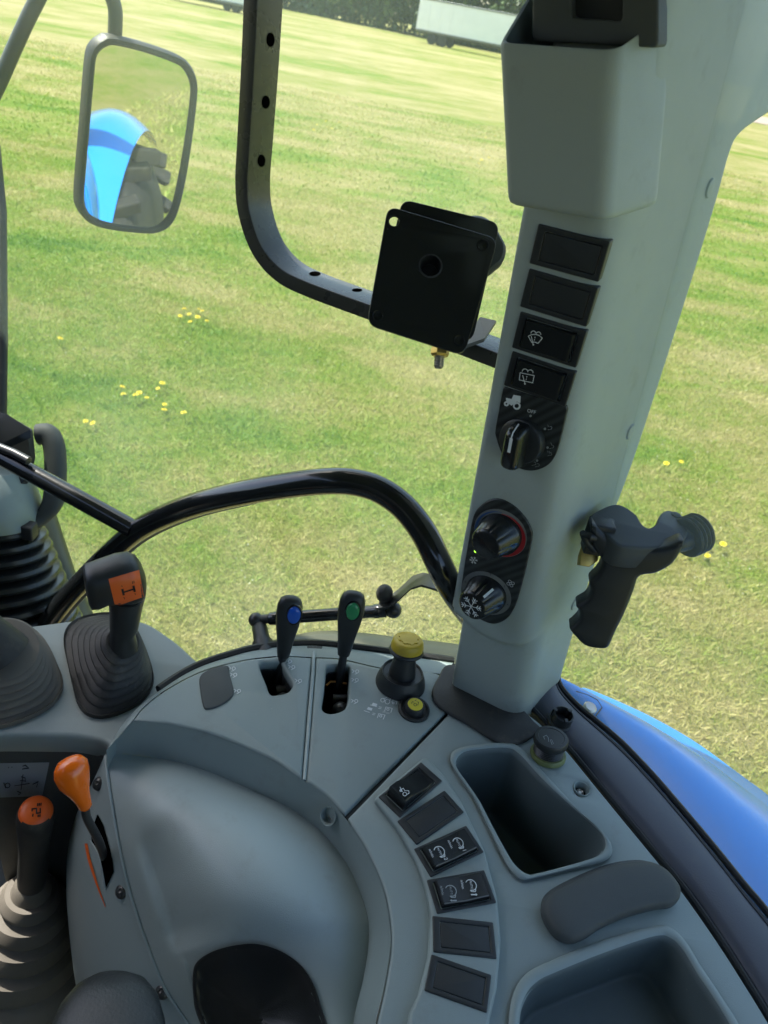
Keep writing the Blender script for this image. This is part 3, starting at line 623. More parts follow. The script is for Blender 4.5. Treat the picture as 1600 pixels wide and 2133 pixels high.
for h_, wd_, l0, l1, r_ in ((.004, .0085, -.024, .0195, .006), (.017, .0082, -.023, .017, .006), (.021, .0072, -.0215, .0135, .006), (.0225, .0050, -.0195, .0105, .004)):
    gr.append(rnd([dc+KN*h_+sx_*a*wd_+ex_*b for a, b in ((-1, l0), (1, l0), (1, l1), (-1, l1))], r_, 5))
mk('grip', loft(gr), M['gloss'], dial, 50)
mk('pointer', join(ribbon([[dc+KN*.0226+ex_*.0095, dc+KN*.0226-ex_*.0045]], KN, .0030, .0003), ribbon([[dc+KN*.0226+ex_*.009, dc+KN*.021+ex_*.0138, dc+KN*.0125+ex_*.0196]], (KN+ex_*.6).normalized(), .0012, .0006)), M['white'], dial, 0)

# ---- climate panel with its two dials
cp = outline(F1, [(986, 1075), (1003, 1053), (1025, 1041), (1047, 1042), (1073, 1057), (1095, 1081), (1107, 1105), (1108, 1125), (1099, 1169), (1085, 1225), (1072, 1265), (1056, 1289), (1034, 1300), (1012, 1297), (986, 1281), (967, 1256), (960, 1234), (964, 1195), (975, 1129)], 96, .0018)
cpan = mk('climate_panel', plate(cp, FR.n, .008, .0016), M['carbon'], pil, label='black pill-shaped climate panel with two ribbed dials')
CP = F1.off(.002)
def fan_knob(c, base_r):
    o = F1(*c, .0015); n = 64
    prof = [(base_r, -.002, 0), (base_r, .003, 0), (base_r*.95, .006, .0), (base_r*.90, .009, 1), (base_r*.74, .026, 1), (base_r*.68, .0285, .5), (base_r*.60, .0295, 0), (.0, .0295, 0)]
    a, b = frame(KN); rings = []
    for r_, h_, rib in prof:
        ring = []
        for j in range(n):
            th = 2*math.pi*j/n; g = max(0, math.cos(8*th))**10; rr = max(r_-rib*.0015*g, 1e-5)
            ring.append(o+KN*h_+(a*math.cos(th)+b*math.sin(th))*rr)
        rings.append(ring)
    return o, loft(rings)
def arcring(c, r0, r1, a0, a1, off, n=40):
    o = F1(*c, off); ex, ey = basis(FR.n); vs, fs = [], []
    for i in range(n+1):
        t = i/n; th = math.radians(a0+(a1-a0)*t); d = ex*math.cos(th)+ey*math.sin(th); w0 = r0 if not callable(r0) else r0(t); w1 = r1 if not callable(r1) else r1(t)
        vs += [o+d*w0, o+d*w1]
    for i in range(n): fs.append((2*i, 2*i+1, 2*i+3, 2*i+2))
    return vs, fs
k1, k2 = (1042, 1111), (1013, 1236)
o1, m1 = fan_knob(k1, .0225)
mk('dial_ring', arcring(k1, .0215, .0272, 0, 360, .0021), M['ring'], cpan, 0)
mk('hot_arc', arcring(k1, .0222, lambda t: .0226+.0042*min(1, t*1.6), 100, -85, .0024), M['redp'], cpan, 0, label='red arc around the upper dial')
mk('cold_arc', arcring(k1, .0236, lambda t: .0240+.0030*t, 100, 200, .0024), M['bluep'], cpan, 0, label='blue arc around the upper dial')
td = mk('temperature_dial', m1, M['gloss'], cpan, 40)
o2, m2 = fan_knob(k2, .0225)
mk('dial_ring', arcring(k2, .0215, .0272, 0, 360, .0021), M['ring'], cpan, 0)
fd = mk('fan_dial', m2, M['gloss'], cpan, 40)
def snow(c, ex, ey, r):
    L = []
    for i in range(6):
        th = math.radians(60*i+20); d = ex*math.cos(th)+ey*math.sin(th); L.append([c, c+d*r])
        for f in (.5, .75):
            for s in (-1, 1):
                d2 = ex*math.cos(th+s*.85)+ey*math.sin(th+s*.85); L.append([c+d*r*f, c+d*r*f+d2*r*.32])
    return L
kex, key_ = basis(KN)
mk('snowflake', ribbon(snow(o2+KN*.0298, kex, key_, .0115), KN, .0008, .0002), M['white'], fd, 0)
sn = CP(987, 1166); ex1, ey1 = basis(FR.n)
mk('snowflake', ribbon(snow(sn, ex1, ey1, .0042), FR.n, .0005), M['white'], cpan, 0)
led = CP(991, 1148)
mk('indicator_light', lathe(led, FR.n, [(.0016, -.001), (.0016, .0006), (.0, .001)], 12), M['led'], cpan)
fc = CP(1064, 1215); fan = []
for i in range(4):
    th = math.radians(90*i+35); d = ex1*math.cos(th)+ey1*math.sin(th); cc = fc+d*.0026
    fan.append([cc+(ex1*math.cos(t)+ey1*math.sin(t))*.0016 for t in np.linspace(0, 2*math.pi, 11)])
mk('fan_symbol', ribbon(fan, FR.n, .0004), M['white'], cpan, 0)
nums = [textpx(s, CP.off(.0006), c, (10, 2.4), .0026) for s, c in (('1', (988, 1191)), ('2', (1022, 1196)), ('3', (1051, 1221)), ('4', (1058, 1259)), ('0', (970, 1212)))]
mk('dial_numbers', join(*nums), M['black'], cpan, 0)
ang = math.radians(62); pd = kex*math.cos(ang)+key_*math.sin(ang)
mk('pointer', ribbon([[o2+KN*.0262+pd*.0172, o2+KN*.0112+pd*.0208]], (KN*.42+pd).normalized(), .0026, .0006), M['white'], fd, 0)
# ---- screw caps on the right face
for c, r_ in (((1478, 392), .0085), ((1313, 899), .0085), ((1197, 1257), .0080)):
    mk('screw_cap', lathe(GR(*c)-GR.n*.001, GR.n, [(r_, 0), (r_*1.02, .0012), (r_*.9, .0026), (0, .0032)], 28), M['pillar'], pil)
# ================================================================ console
con = thing('side_console', 'wrap-around grey-blue plastic side console with slots, bins and switch row', 'console', P(700, 1500, -.7))
D0 = HP(0.0)
UPZ = V((0, 0, 1))
slot1 = [P(*q) for q in spl([(541, 1384), (563, 1379), (586, 1380), (594, 1394), (610, 1422), (607, 1433), (597, 1442), (572, 1447), (562, 1443), (555, 1425)], 40, True)]
slot2 = [P(*q) for q in spl([(681, 1391), (692, 1386), (721, 1386), (729, 1394), (727, 1425), (726, 1453), (718, 1476), (695, 1485), (678, 1483), (671, 1473), (674, 1450), (678, 1415)], 44, True)]
bin1o = [(937, 1585), (950, 1562), (1000, 1552), (1060, 1550), (1090, 1565), (1150, 1630), (1215, 1700), (1263, 1745), (1275, 1775), (1258, 1796), (1190, 1813), (1120, 1830), (1085, 1834), (1058, 1808), (1035, 1765), (1010, 1712), (985, 1662), (957, 1622)]
bin1i = [(951, 1598), (964, 1573), (1005, 1565), (1053, 1563), (1080, 1576), (1130, 1630), (1190, 1682), (1240, 1726), (1257, 1755), (1252, 1775), (1228, 1790), (1122, 1819), (1098, 1820), (1072, 1800), (1050, 1765), (1026, 1722), (1000, 1672), (975, 1635)]
bin2o = [(1058, 2133), (1070, 2065), (1095, 2030), (1140, 2005), (1250, 1960), (1365, 1930), (1398, 1934), (1427, 1962), (1460, 2015), (1500, 2075), (1545, 2150), (1560, 2230), (1300, 2330), (1060, 2300)]
bin2i = [(1084, 2133), (1096, 2080), (1120, 2050), (1160, 2030), (1260, 1990), (1360, 1956), (1395, 1960), (1420, 1985), (1450, 2035), (1490, 2095), (1525, 2160), (1535, 2220), (1300, 2310), (1086, 2280)]
zz = lambda L, n, z=0.0: [P(*q, z) for q in spl(L, n, True)]
# three deck panels, parted by real joints
fold_a = [(277, 1500), (300, 1472), (345, 1437), (417, 1399), (500, 1376), (560, 1368), (597, 1366), (650, 1369)]
in_a = [(629, 1622), (600, 1602), (565, 1580), (500, 1551), (430, 1525), (350, 1507)]
pa = [P(*q) for q in spl(fold_a, 40)] + [P(*q) for q in spl(in_a, 30)]
mk('deck_panel', plate(pa, UPZ, .016, .003, holes=[slot1]), M['deck'], con, 50, label='front deck panel with one lever slot')
pb = [P(*q) for q in spl([(659, 1369), (709, 1372), (794, 1391), (850, 1397), (913, 1403), (950, 1440)], 24)] + [P(*q) for q in ((930, 1482), (720, 1694))] + [P(*q) for q in spl([(712, 1690), (690, 1665), (670, 1648), (639, 1626)], 14)]
mk('deck_panel', plate(pb, UPZ, .016, .003, holes=[slot2]), M['deck'], con, 50, label='middle deck panel with lever slot and yellow knob')
pc = [P(*q) for q in [(726, 1703), (933, 1488), (960, 1448), (1010, 1448)]] + [P(*q) for q in spl([(1060, 1462), (1105, 1490), (1140, 1520), (1180, 1562), (1240, 1635), (1300, 1708), (1370, 1793), (1425, 1861), (1500, 1968), (1560, 2062), (1600, 2127), (1650, 2215), (1690, 2300), (1700, 2400)], 50)] + [P(*q) for q in spl([(780, 2420), (776, 2300), (780, 2200), (786, 2133), (802, 2060), (815, 1980), (814, 1920), (800, 1850), (765, 1770), (735, 1722)], 50)]
mk('deck_panel', plate(pc, UPZ, .016, .003, holes=[zz(bin1i, 72), zz(bin2i, 60), [P(*q) for q in arc((1212, 1643), 15, 0, 345, 20)]]), M['deck'], con, 50, label='rear deck panel with two storage bins')
# joint fillers
mk('joint_strip', tube([P(654, 1357, -.002), P(652, 1400, -.001), P(644, 1500, -.001), P(634, 1626, -.003)], .0022, 10), M['hump'], con, label='pale bead in the joint between the front and middle deck panels')
mk('joint_backing', plate([P(*q, -.007) for q in ((640, 1345), (672, 1345), (646, 1612), (622, 1612))], UPZ, .01, .001), M['pad'], con, 0)
mk('joint_strip', plate([P(*q, -.006) for q in ((935, 1420), (975, 1440), (945, 1492), (728, 1712), (706, 1694), (905, 1480))], UPZ, .01, .001), M['black'], con, 0)
# inner skirt of the deck
top = [(277, 1500), (350, 1507), (430, 1525), (500, 1551), (565, 1580), (625, 1618), (670, 1647), (715, 1695), (765, 1770), (800, 1850), (814, 1920), (815, 1980), (802, 2060), (785, 2133), (778, 2230), (776, 2420)]
bot = [(222, 1566), (300, 1571), (385, 1589), (455, 1613), (520, 1641), (580, 1669), (630, 1697), (672, 1731), (715, 1783), (748, 1845), (766, 1900), (770, 1955), (760, 2030), (743, 2105), (730, 2230), (728, 2420)]
NS = 90; tp = [P(*q) for q in spl(top, NS)]; bt = [P(*q, -.042) for q in spl(bot, NS)]
rows = []
for k, (f, dz) in enumerate(((-.10, -.006), (-.045, -.0012), (.0, -.0002), (.04, -.0015), (.09, -.005), (.3, None), (.55, None), (.8, None), (1.0, None), (1.02, -.055))):
    row = []
    for a, b in zip(tp, bt):
        q = a.lerp(b, max(f, -.1)); q.z = dz if dz is not None and f < .2 else (-.005-.037*((f-.09)/.91) if dz is None else dz); row.append(q)
    rows.append(row)
mk('deck_skirt', loft(rows[3:], False), M['deck'], con, 70, label='darker sloping inner flank of the deck')
# outer lip beyond the fold, gasket and left tip
fold = [(277, 1500), (300, 1472), (345, 1437), (417, 1399), (500, 1376), (560, 1368), (597, 1366), (650, 1369), (709, 1372), (794, 1391), (850, 1397), (925, 1404)]
outl = [(222, 1563), (258, 1506), (310, 1455), (400, 1396), (495, 1363), (545, 1352), (585, 1347), (650, 1344), (720, 1350), (800, 1360), (860, 1368), (945, 1380)]
fa = spl(fold, 70); oa = spl(outl, 70); rows = [[P(*q, -.0025) for q in fa]]
for k, z in ((.5, -.004), (.9, -.009), (1.0, -.013)): rows.append([P(a[0]+(b[0]-a[0])*k, a[1]+(b[1]-a[1])*k, z) for a, b in zip(fa, oa)])
rows.append([p+V((-.002, .003, -.05)) for p in rows[-1]])
mk('deck_lip', loft(rows, False), M['deck'], con, 60)
gk = [P(*q, -.012)+V((0, .004, -.001)) for q in oa[14:]]
mk('gasket', tube(gk, .0055, 8), M['seal'], con)
# storage bins: rim, walls and floor in one piece each
def bin_(name, o, i, depth, n, label, shrink=.10, drop=(0, 0)):
    R = [zz(o, n, .0012), zz(o, n, .0024)]
    o3, i3 = zz(o, n, .003), zz(i, n, .003); R.append([a.lerp(b, .25) for a, b in zip(o3, i3)]); R.append([a.lerp(b, .65)+V((0, 0, .0004)) for a, b in zip(o3, i3)])
    R.append([a.lerp(b, .9)-V((0, 0, .0015)) for a, b in zip(o3, i3)]); c = sum(i3, V())/n
    for k, (s, dz) in enumerate(((.0, .006), (.01, .012), (.03, .03), (.06, depth*.6), (shrink*.8, depth*.92), (shrink, depth*.98), (shrink+.06, depth))):
        R.append([p.lerp(c, s)-V((0, 0, dz))+V((drop[0], drop[1], 0))*(dz/depth) for p in i3])
    return mk(name, loft(R, True, False, True), M['deck'] if False else M['bin'], con, 50, label=label)
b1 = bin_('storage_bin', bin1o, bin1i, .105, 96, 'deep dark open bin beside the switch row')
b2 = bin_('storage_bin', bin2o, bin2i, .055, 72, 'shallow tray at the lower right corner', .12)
def rimring(o, i, n, k0=.0, k1=.82):
    o3, i3 = zz(o, n, .0012), zz(i, n, .0012)
    return loft([[a.lerp(b, k0)+V((0, 0, .0008)) for a, b in zip(o3, i3)], [a.lerp(b, .12)+V((0, 0, .0028)) for a, b in zip(o3, i3)], [a.lerp(b, .5)+V((0, 0, .0031)) for a, b in zip(o3, i3)], [a.lerp(b, .8)+V((0, 0, .0024)) for a, b in zip(o3, i3)], [a.lerp(b, 1.0)+V((0, 0, -.003)) for a, b in zip(o3, i3)]], True, False, False)
mk('bin_rim', rimring(bin1o, bin1i, 96), M['deck'], b1, 60); mk('bin_rim', rimring(bin2o, bin2i, 72), M['deck'], b2, 60)
# raised bank carrying the rocker switches
bank_o = [(780, 1661), (882, 1576), (893, 1577), (925, 1612), (962, 1668), (1010, 1768), (1037, 1868), (1045, 1960), (1036, 2060), (1018, 2140), (1000, 2200), (850, 2150), (852, 2110), (872, 2068), (893, 1988), (898, 1908), (889, 1850), (866, 1788), (828, 1722)]
bk = [P(*q, .0075) for q in bank_o]
mk('switch_bank', plate(rnd(bk, .004, 3), UPZ, .0085, .0035, steps=5), M['deck'], con, 60)
B1 = HP(.0075)
SQ = [[(792, 1659), (881, 1585), (917, 1631), (829, 1706)], [(832, 1709), (930, 1645), (962, 1695), (863, 1763)], [(867, 1768), (976, 1718), (1002, 1778), (892, 1829)], [(895, 1834), (1014, 1812), (1028, 1882), (904, 1904)], [(905, 1910), (1031, 1922), (1030, 1998), (898, 1982)], [(902, 1990), (1025, 2032), (1012, 2110), (880, 2062)]]
for k in (1, 4, 5): blank(con, [B1(*p) for p in SQ[k]], .0012)
s1, r1, f1 = rocker(con, [B1(*p) for p in SQ[0]], tilt=.0058, rise=.0075, th=.0012); s1['label'] = 'rocker switch pressed on one side, with small tractor symbol'
s3, r3, f3 = rocker(con, [B1(*p) for p in SQ[2]], rise=.0062, th=.0012, ha=.80); s3['label'] = 'engine speed rocker marked AUTO 1 and 2'
s4, r4, f4 = rocker(con, [B1(*p) for p in SQ[3]], rise=.0062, th=.0012, ha=.80); s4['label'] = 'engine speed rocker marked AUTO with up and down arrows'
t1 = HP(.0075+.0148)
mk('tractor_symbol', ribbon(pxs(t1, arc((843, 1655), 4.0, 0, 360, 12), [(833, 1640), (835, 1645), (834, 1648)], [(838, 1651), (836, 1645), (840, 1643), (843, 1648), (851, 1648), (852, 1653), (848, 1656)], arc((834.5, 1648), 2, 0, 360, 8)), UPZ, .0006, .0008), M['white'], s1, 0)
t3 = HP(.0075+.0077)
def autoicon(o, c, a, txt, arrow=None, dim=False):
    """gear-shaped AUTO mark: c centre pixel, a reading direction pixel offset."""
    ctr = t3(*c); ex = (t3(c[0]+a[0], c[1]+a[1])-ctr).normalized(); ey = UPZ.cross(ex); r = .0050
    pt = lambda x, y: ctr+ex*x*r+ey*y*r
    L = [[pt(math.cos(t), math.sin(t)) for t in np.linspace(math.radians(-60), math.radians(200), 16)]+[pt(-.75, -.75), pt(-.35, -1.15), pt(.35, -1.15), pt(.5, -.866)] and [pt(math.cos(t), math.sin(t)) for t in np.linspace(math.radians(-20), math.radians(240), 16)]]
    L.append([pt(.94, -.34), pt(1.2, -.1), pt(1.2, .6), pt(.8, .75)])
    parts = [ribbon(L, UPZ, .0007), text('AUTO', pt(0, .05), ex, ey, .0021), text('n/min', pt(-.1, -1.6), ex, ey, .0026)]
    # digits and arrows sit beyond the mark on its far side
    if arrow is None: parts.append(text(txt, pt(1.7, .55), ex, ey, .0036)); parts.append(ribbon([[pt(1.05, .45), pt(1.35, .5)]], UPZ, .0005, .0006))
    else:
        q0, q1 = pt(1.75, .2-arrow*.55), pt(1.75, .2+arrow*.35)
        parts.append(ribbon([[q0, q1]], UPZ, .0011)); d = (q1-q0).normalized(); s = UPZ.cross(d); parts.append(fillpoly([q1+s*.0013, q1-s*.0013, q1+d*.0017], UPZ, .0005))
    mk('speed_symbol', join(*parts), M['greyp'] if dim else M['white'], o, 0)
autoicon(s3, (954, 1756), (.42, .91), '1'); autoicon(s3, (915, 1774), (.42, .91), '2')
autoicon(s4, (981, 1844), (.18, .98), '', 1); autoicon(s4, (939, 1856), (.18, .98), '', -1, True)
# soft pad
def pad():
    o = [(1128, 1878), (1145, 1855), (1190, 1830), (1250, 1805), (1300, 1793), (1345, 1793), (1380, 1810), (1407, 1843), (1408, 1866), (1390, 1880), (1360, 1884), (1300, 1900), (1250, 1922), (1215, 1944), (1185, 1953), (1155, 1941), (1132, 1907)]
    n = 80; base = zz(o, n, .0); c = sum(base, V())/n; ctr = [P(*q, 0) for q in spl([(1175, 1890), (1260, 1858), (1360, 1836)], 40)]
    R = []
    for s, z in ((.04, .001), (0, .004), (0, .009), (.04, .0125), (.12, .0145), (.35, .0160), (.6, .0166), (.85, .0168), (.97, .0168)):
        R.append([p.lerp(min(ctr, key=lambda q: (q-p).length), s)+V((-.002, -.008, z))*1.0 if z > .002 else p for p in base])
    return loft(R, True, False, True)
mk('soft_pad', pad(), M['pad'], con, 60, label='dark grey kidney-shaped soft pad between the two bins')
# blank lever cover on the front panel
lc = [P(*q, .002) for q in spl([(417, 1408), (440, 1392), (474, 1386), (479, 1405), (487, 1440), (476, 1457), (452, 1471), (432, 1476), (424, 1470), (418, 1440)], 48, True)]
mk('slot_cover', plate(lc, UPZ, .003, .0015), M['pad'], con, label='rounded dark blanking cover at the front of the deck')
# screw wells
def well(c, r, z, n):
    o = P(*c, z); w_ = mk('screw_well', lathe(o, n, [(r*1.12, -.001), (r*1.1, .0010), (r, .0006), (r*.9, -.004), (r*.8, -.009)], 28, False), M['deck'], con)
    mk('well_floor', lathe(o-V(n)*.0095, n, [(r*.85, 0), (r*.85, .0008)], 20), M['dark'], w_)
    mk('screw', lathe(o-V(n)*.009, n, [(r*.5, 0), (r*.5, .003), (r*.35, .0042), (r*.2, .003), (0, .003)], 16), M['steel'], w_)
well((1212, 1643), .0082, .0, UPZ)
sk = [tp, bt]; wn = (UPZ*.6+V((-.5, -.6, 0))).normalized()
well((684, 1700), .0082, -.014, wn)
# white print on the deck
PRN = HP(0.0)
def levermark(cs):
    L = []
    for (u, v) in cs: L += pxs(PRN, [(u-4, v-4), (u+1, v-1), (u-3, v+3)], arc((u+7, v), 3.4, 0, 360, 8), [(u+2, v+6), (u+7, v+4)])
    return L
mk('lever_print', ribbon(levermark([(480, 1393), (483, 1406), (491, 1440)]), UPZ, .0009), M['white'], con, 0)
mk('lever_print', ribbon(levermark([(597, 1378), (604, 1390), (618, 1419)]), UPZ, .0009), M['white'], con, 0)
mk('lever_print', ribbon(levermark([(737, 1399), (736, 1417), (735, 1461)]), UPZ, .0009), M['white'], con, 0)
tp_ = ribbon(pxs(PRN, arc((797, 1459), 4, 0, 360, 10), arc((807, 1462), 5, 0, 360, 12), [(797, 1455), (803, 1455), (806, 1452), (813, 1455), (812, 1461)], [(816, 1463), (818, 1459), (827, 1462), (825, 1468)], arc((819, 1465), 2, 0, 360, 8)), UPZ, .0009)
st_ = ribbon(pxs(PRN, [(801, 1482), (804, 1473), (817, 1476), (814, 1485)], arc((808, 1478), 2.5, 0, 360, 8), [(786, 1496), (789, 1487), (802, 1490), (798, 1499)], arc((793, 1492), 2.5, 0, 360, 8), [(789, 1473), (795, 1474)], [(788, 1476), (794, 1477)], [(776, 1486), (782, 1487)], [(775, 1489), (781, 1490)], [(771, 1469), (785, 1473)], [(758, 1481), (770, 1485)]), UPZ, .0009)
sq_ = join(fillpoly([P(*q) for q in ((777, 1464), (786, 1467), (784, 1472), (774, 1469))], UPZ), fillpoly([P(*q) for q in ((767, 1473), (776, 1476), (774, 1481), (764, 1478))], UPZ))
mk('power_take_off_print', join(tp_, st_, sq_, textpx('STOP', PRN, (804, 1485), (10, 3), .0024)), M['white'], con, 0)
# ---- hump (lower inner cover), side panel
seam = [(222, 1570), (226, 1610), (234, 1665), (245, 1730), (262, 1815), (283, 1890), (310, 1970), (345, 2055), (395, 2133), (460, 2220), (560, 2330)]
hr = [(222, 1567), (385, 1590), (520, 1642), (630, 1698), (715, 1784), (766, 1901), (770, 1956), (758, 2035), (740, 2115), (730, 2230), (727, 2330)]
NU, NV = 130, 150
def sm(x): x = max(0., min(1., x)); return x*x*(3-2*x)
def segd(p, a, b):
    a, b, p = np.array(a, float), np.array(b, float), np.array(p, float); t = np.clip((p-a).dot(b-a)/(b-a).dot(b-a), 0, 1); return np.linalg.norm(p-a-(b-a)*t), t
cup_px = spl([(412, 2035), (420, 2012), (446, 1993), (492, 1980), (538, 1978), (584, 1994), (622, 2022), (645, 2060), (660, 2105), (674, 2150), (680, 2225), (634, 2280), (542, 2290), (478, 2225), (425, 2120), (412, 2070)], 48, True)
def inside(x, y, poly):
    c = False; n = len(poly)
    for i in range(n):
        (x0, y0), (x1, y1) = poly[i-1], poly[i]
        if (y0 > y) != (y1 > y) and x < (x1-x0)*(y-y0)/(y1-y0)+x0: c = not c
    return c
def humpz(u, v, s, t):
    zl = -.046-.115*sm(t*1.05)**1.0; zr = -.044-.006*t
    z = zl*(1-s)+zr*s
    z += .070*(1-abs(2*min(1, max(0, s))-1)**2.1)*sm(t*2.0+.03)*(1-.15*t)                # dome
    d, k = segd((u, v), (282, 1680), (380, 1985)); rt = (u-282)*(305)-(v-1680)*98 > 0; w_ = (62+20*k) if rt else 20
    z -= .013*math.exp(-(d/w_)**2)*sm((k-.04)*2.2)*sm((1.08-k)*4)                                         # scalloped hollow
    du, dv = (u-540)/165, (v-2120)/175; z -= .036*math.exp(-(du*du+dv*dv)**1.3)          # dip towards the cup
    if inside(u, v, cup_px): z -= .045
    return z
def hump():
    A, B = spl(seam, NV), spl(hr, NV); rings = []
    for i in range(NV):
        t = i/(NV-1); row = []
        for j in range(NU):
            s = j/(NU-1); u, v = A[i][0]*(1-s)+B[i][0]*s, A[i][1]*(1-s)+B[i][1]*s
            row.append(P(u, v, humpz(u, v, s, t)))
        rings.append(row)
    return loft(rings, False), rings
hm, hrows = hump()
mk('lower_cover', hm, M['hump'], con, 170, label='pale smooth domed cover inside the arc of the deck')
seam3 = [r[0] for r in hrows]
sil = [(220, 1576), (206, 1612), (186, 1650), (160, 1700), (142, 1770), (138, 1850), (143, 1930), (152, 2010), (165, 2090), (190, 2200), (230, 2330)]
sz = [-.06, -.10, -.15, -.20, -.24, -.27, -.29, -.31, -.32, -.33, -.33]
si = [P(q[0], q[1], z[0]) for q, z in zip(spl(sil, NV), spl([(z,) for z in sz], NV))]
rows = []
for k in np.linspace(0, 1, 26):
    row = []
    for a, b in zip(seam3, si):
        q = a.lerp(b, k); bul = math.sin(math.pi*k)*.32*(a-b).length; row.append(q+(V((-.45, -.45, .77)))*bul*.42)
    rows.append(row)
rows.append([p+V((.02, .02, -.06)) for p in si]); rows.append([p+V((.06, .05, -.4)) for p in si])
spm = rows[:26]
mk('side_panel', loft(rows, False), M['side'], con, 170, label='grey curved side panel left of the seam')
def onside(u, v, lift=0.0):
    """nearest grid point of the side panel to a photo pixel."""
    d = ray(u, v).normalized(); best = None
    for r in spm:
        for p in r:
            e = p-CAM; m = (e-d*e.dot(d)).length
            if best is None or m < best[0]: best = (m, e.dot(d))
    return CAM+d*(best[1]-lift)
mk('seam_bead', tube([p+V((-.001, -.001, .001)) for p in seam3[2:]], .0017, 8), M['side'], con)
def bolt(c, r=.0065):
    p = onside(*c); n = (CAM-p).normalized()*.7+V((-.5, -.2, .4)); n.normalize()
    b = mk('cover_bolt', lathe(p-n*.003, n, [(r*1.15, 0), (r*1.1, .0035), (r*.8, .006), (r*.35, .0068), (0, .0055)], 20), M['satin'], con)
for c in ((206, 1632), (254, 1856), (338, 2064)): bolt(c)
# slot and red stripe on the side panel
pass
# black oval cup
cu = [(402, 2030), (410, 2005), (440, 1984), (490, 1970), (540, 1968), (590, 1985), (630, 2015), (655, 2055), (670, 2100), (685, 2150), (690, 2230), (640, 2290), (540, 2300), (470, 2230), (415, 2120), (403, 2070)]
n = 72; cpx = spl(cu, n, True)
def humpat(u, v):
    d = ray(u, v).normalized(); best = None
    for r in hrows:
        for p in r:
            e = p-CAM; m = (e-d*e.dot(d)).length
            if best is None or m < best[0]: best = (m, p.z)
    return best[1]
humpz_old = humpz
cz = [humpat(cc_[0], cc_[1]) for cc_ in cpx[::3]]; cz = [x[0] for x in spl([(z,) for z in cz], n, True)]
c3 = [P(*q, z+.002) for q, z in zip(cpx, cz)]; cc = sum(c3, V())/n
R = [[p-V((0, 0, .01)) for p in c3], [p+V((0, 0, .001)) for p in c3], [p.lerp(cc, .02)+V((0, 0, .003)) for p in c3], [p.lerp(cc, .05)+V((0, 0, .0025)) for p in c3], [p.lerp(cc, .07)-V((0, 0, .001)) for p in c3], [p.lerp(cc, .14)-V((0, 0, .010)) for p in c3], [p.lerp(cc, .3)-V((0, 0, .016)) for p in c3], [p.lerp(cc, .6)-V((0, 0, .019)) for p in c3], [p.lerp(cc, .9)-V((0, 0, .020)) for p in c3]]
mk('cup_tray', loft(R, True, False, True), M['black'], con, 60, label='black oval rubber tray in the lower cover')
# ================================================================ pillar foot, rail, fender
rb = [(930, 1384), (914, 1408), (901, 1436), (905, 1457), (924, 1477), (975, 1506), (1020, 1535), (1048, 1546), (1082, 1546), (1107, 1535), (1127, 1517), (1112, 1500), (1092, 1478), (1060, 1450), (1000, 1415), (965, 1388)]
mk('pillar_boot', plate([P(*q, .0055) for q in spl(rb, 72, True)], UPZ, .005, .0025), M['rubber'], pil, label='dusty black rubber collar at the foot of the pillar')
rail_in = [(1110, 1470), (1150, 1512), (1190, 1556), (1248, 1626), (1310, 1700), (1380, 1785), (1436, 1853), (1512, 1960), (1573, 2055), (1612, 2118), (1700, 2270)]
rail_out = [(1160, 1395), (1166, 1430), (1200, 1470), (1250, 1512), (1300, 1556), (1365, 1625), (1425, 1695), (1490, 1773), (1550, 1848), (1600, 1908), (1740, 2090)]
N_ = 60; ri = [P(*q, -.002) for q in spl(rail_in, N_)]; ro = [P(*q, -.004) for q in spl(rail_out, N_)]
rows = [[p-V((0, 0, .05)) for p in ri], [p-V((0, 0, .006)) for p in ri], [p.lerp(q, .04) for p, q in zip(ri, ro)]]
for k in (.2, .4, .6, .8, .93): rows.append([p.lerp(q, k)+V((0, 0, .006*math.sin(math.pi*k))) for p, q in zip(ri, ro)])
rows += [[p.lerp(q, .98)+V((0, 0, -.002)) for p, q in zip(ri, ro)], [q-V((0, 0, .01)) for q in ro], [q-V((0, 0, .06)) for q in ro]]
rail = thing('window_sill_rail', 'dark violet-grey curved sill rail between the console and the blue fender', 'sill', ri[30]-V((0, 0, .06)))
mk('rail_body', loft(rows, False), M['rail'], rail, 60)
mk('seal_strip', tube([p.lerp(q, 1.02)+V((0, 0, .001)) for p, q in zip(ri, ro)], .0036, 8), M['seal'], rail)
mk('seal_strip', tube([p+V((-.004, .003, -.003)) for p in ri], .0035, 8), M['seal'], rail)
mk('seal_strip', tube([p.lerp(q, .86)+V((0, 0, .002)) for p, q in zip(ri, ro)], .0022, 6), M['seal'], rail)
# open tube socket by the pillar foot
c = P(1167, 1503, .0)
sock = thing('open_tube_socket', 'small open black plastic tube standing on the rail beside the pillar foot', 'socket', c)
mk('tube_wall', lathe(c, V((.03, -.05, 1)), [(.0155, -.002), (.0155, .002), (.0125, .003), (.0118, .014), (.0105, .0145), (.0098, .013), (.0098, .0), (0, .0)], 28), M['black'], sock)
for a_ in (40, 160, 280):
    d = V((math.cos(math.radians(a_)), math.sin(math.radians(a_)), 0)); mk('rib', box(c+d*.0105+V((0, 0, .009)), V((-d.y, d.x, 0)), UPZ, d, .004, .012, .005, .0006), M['black'], sock)
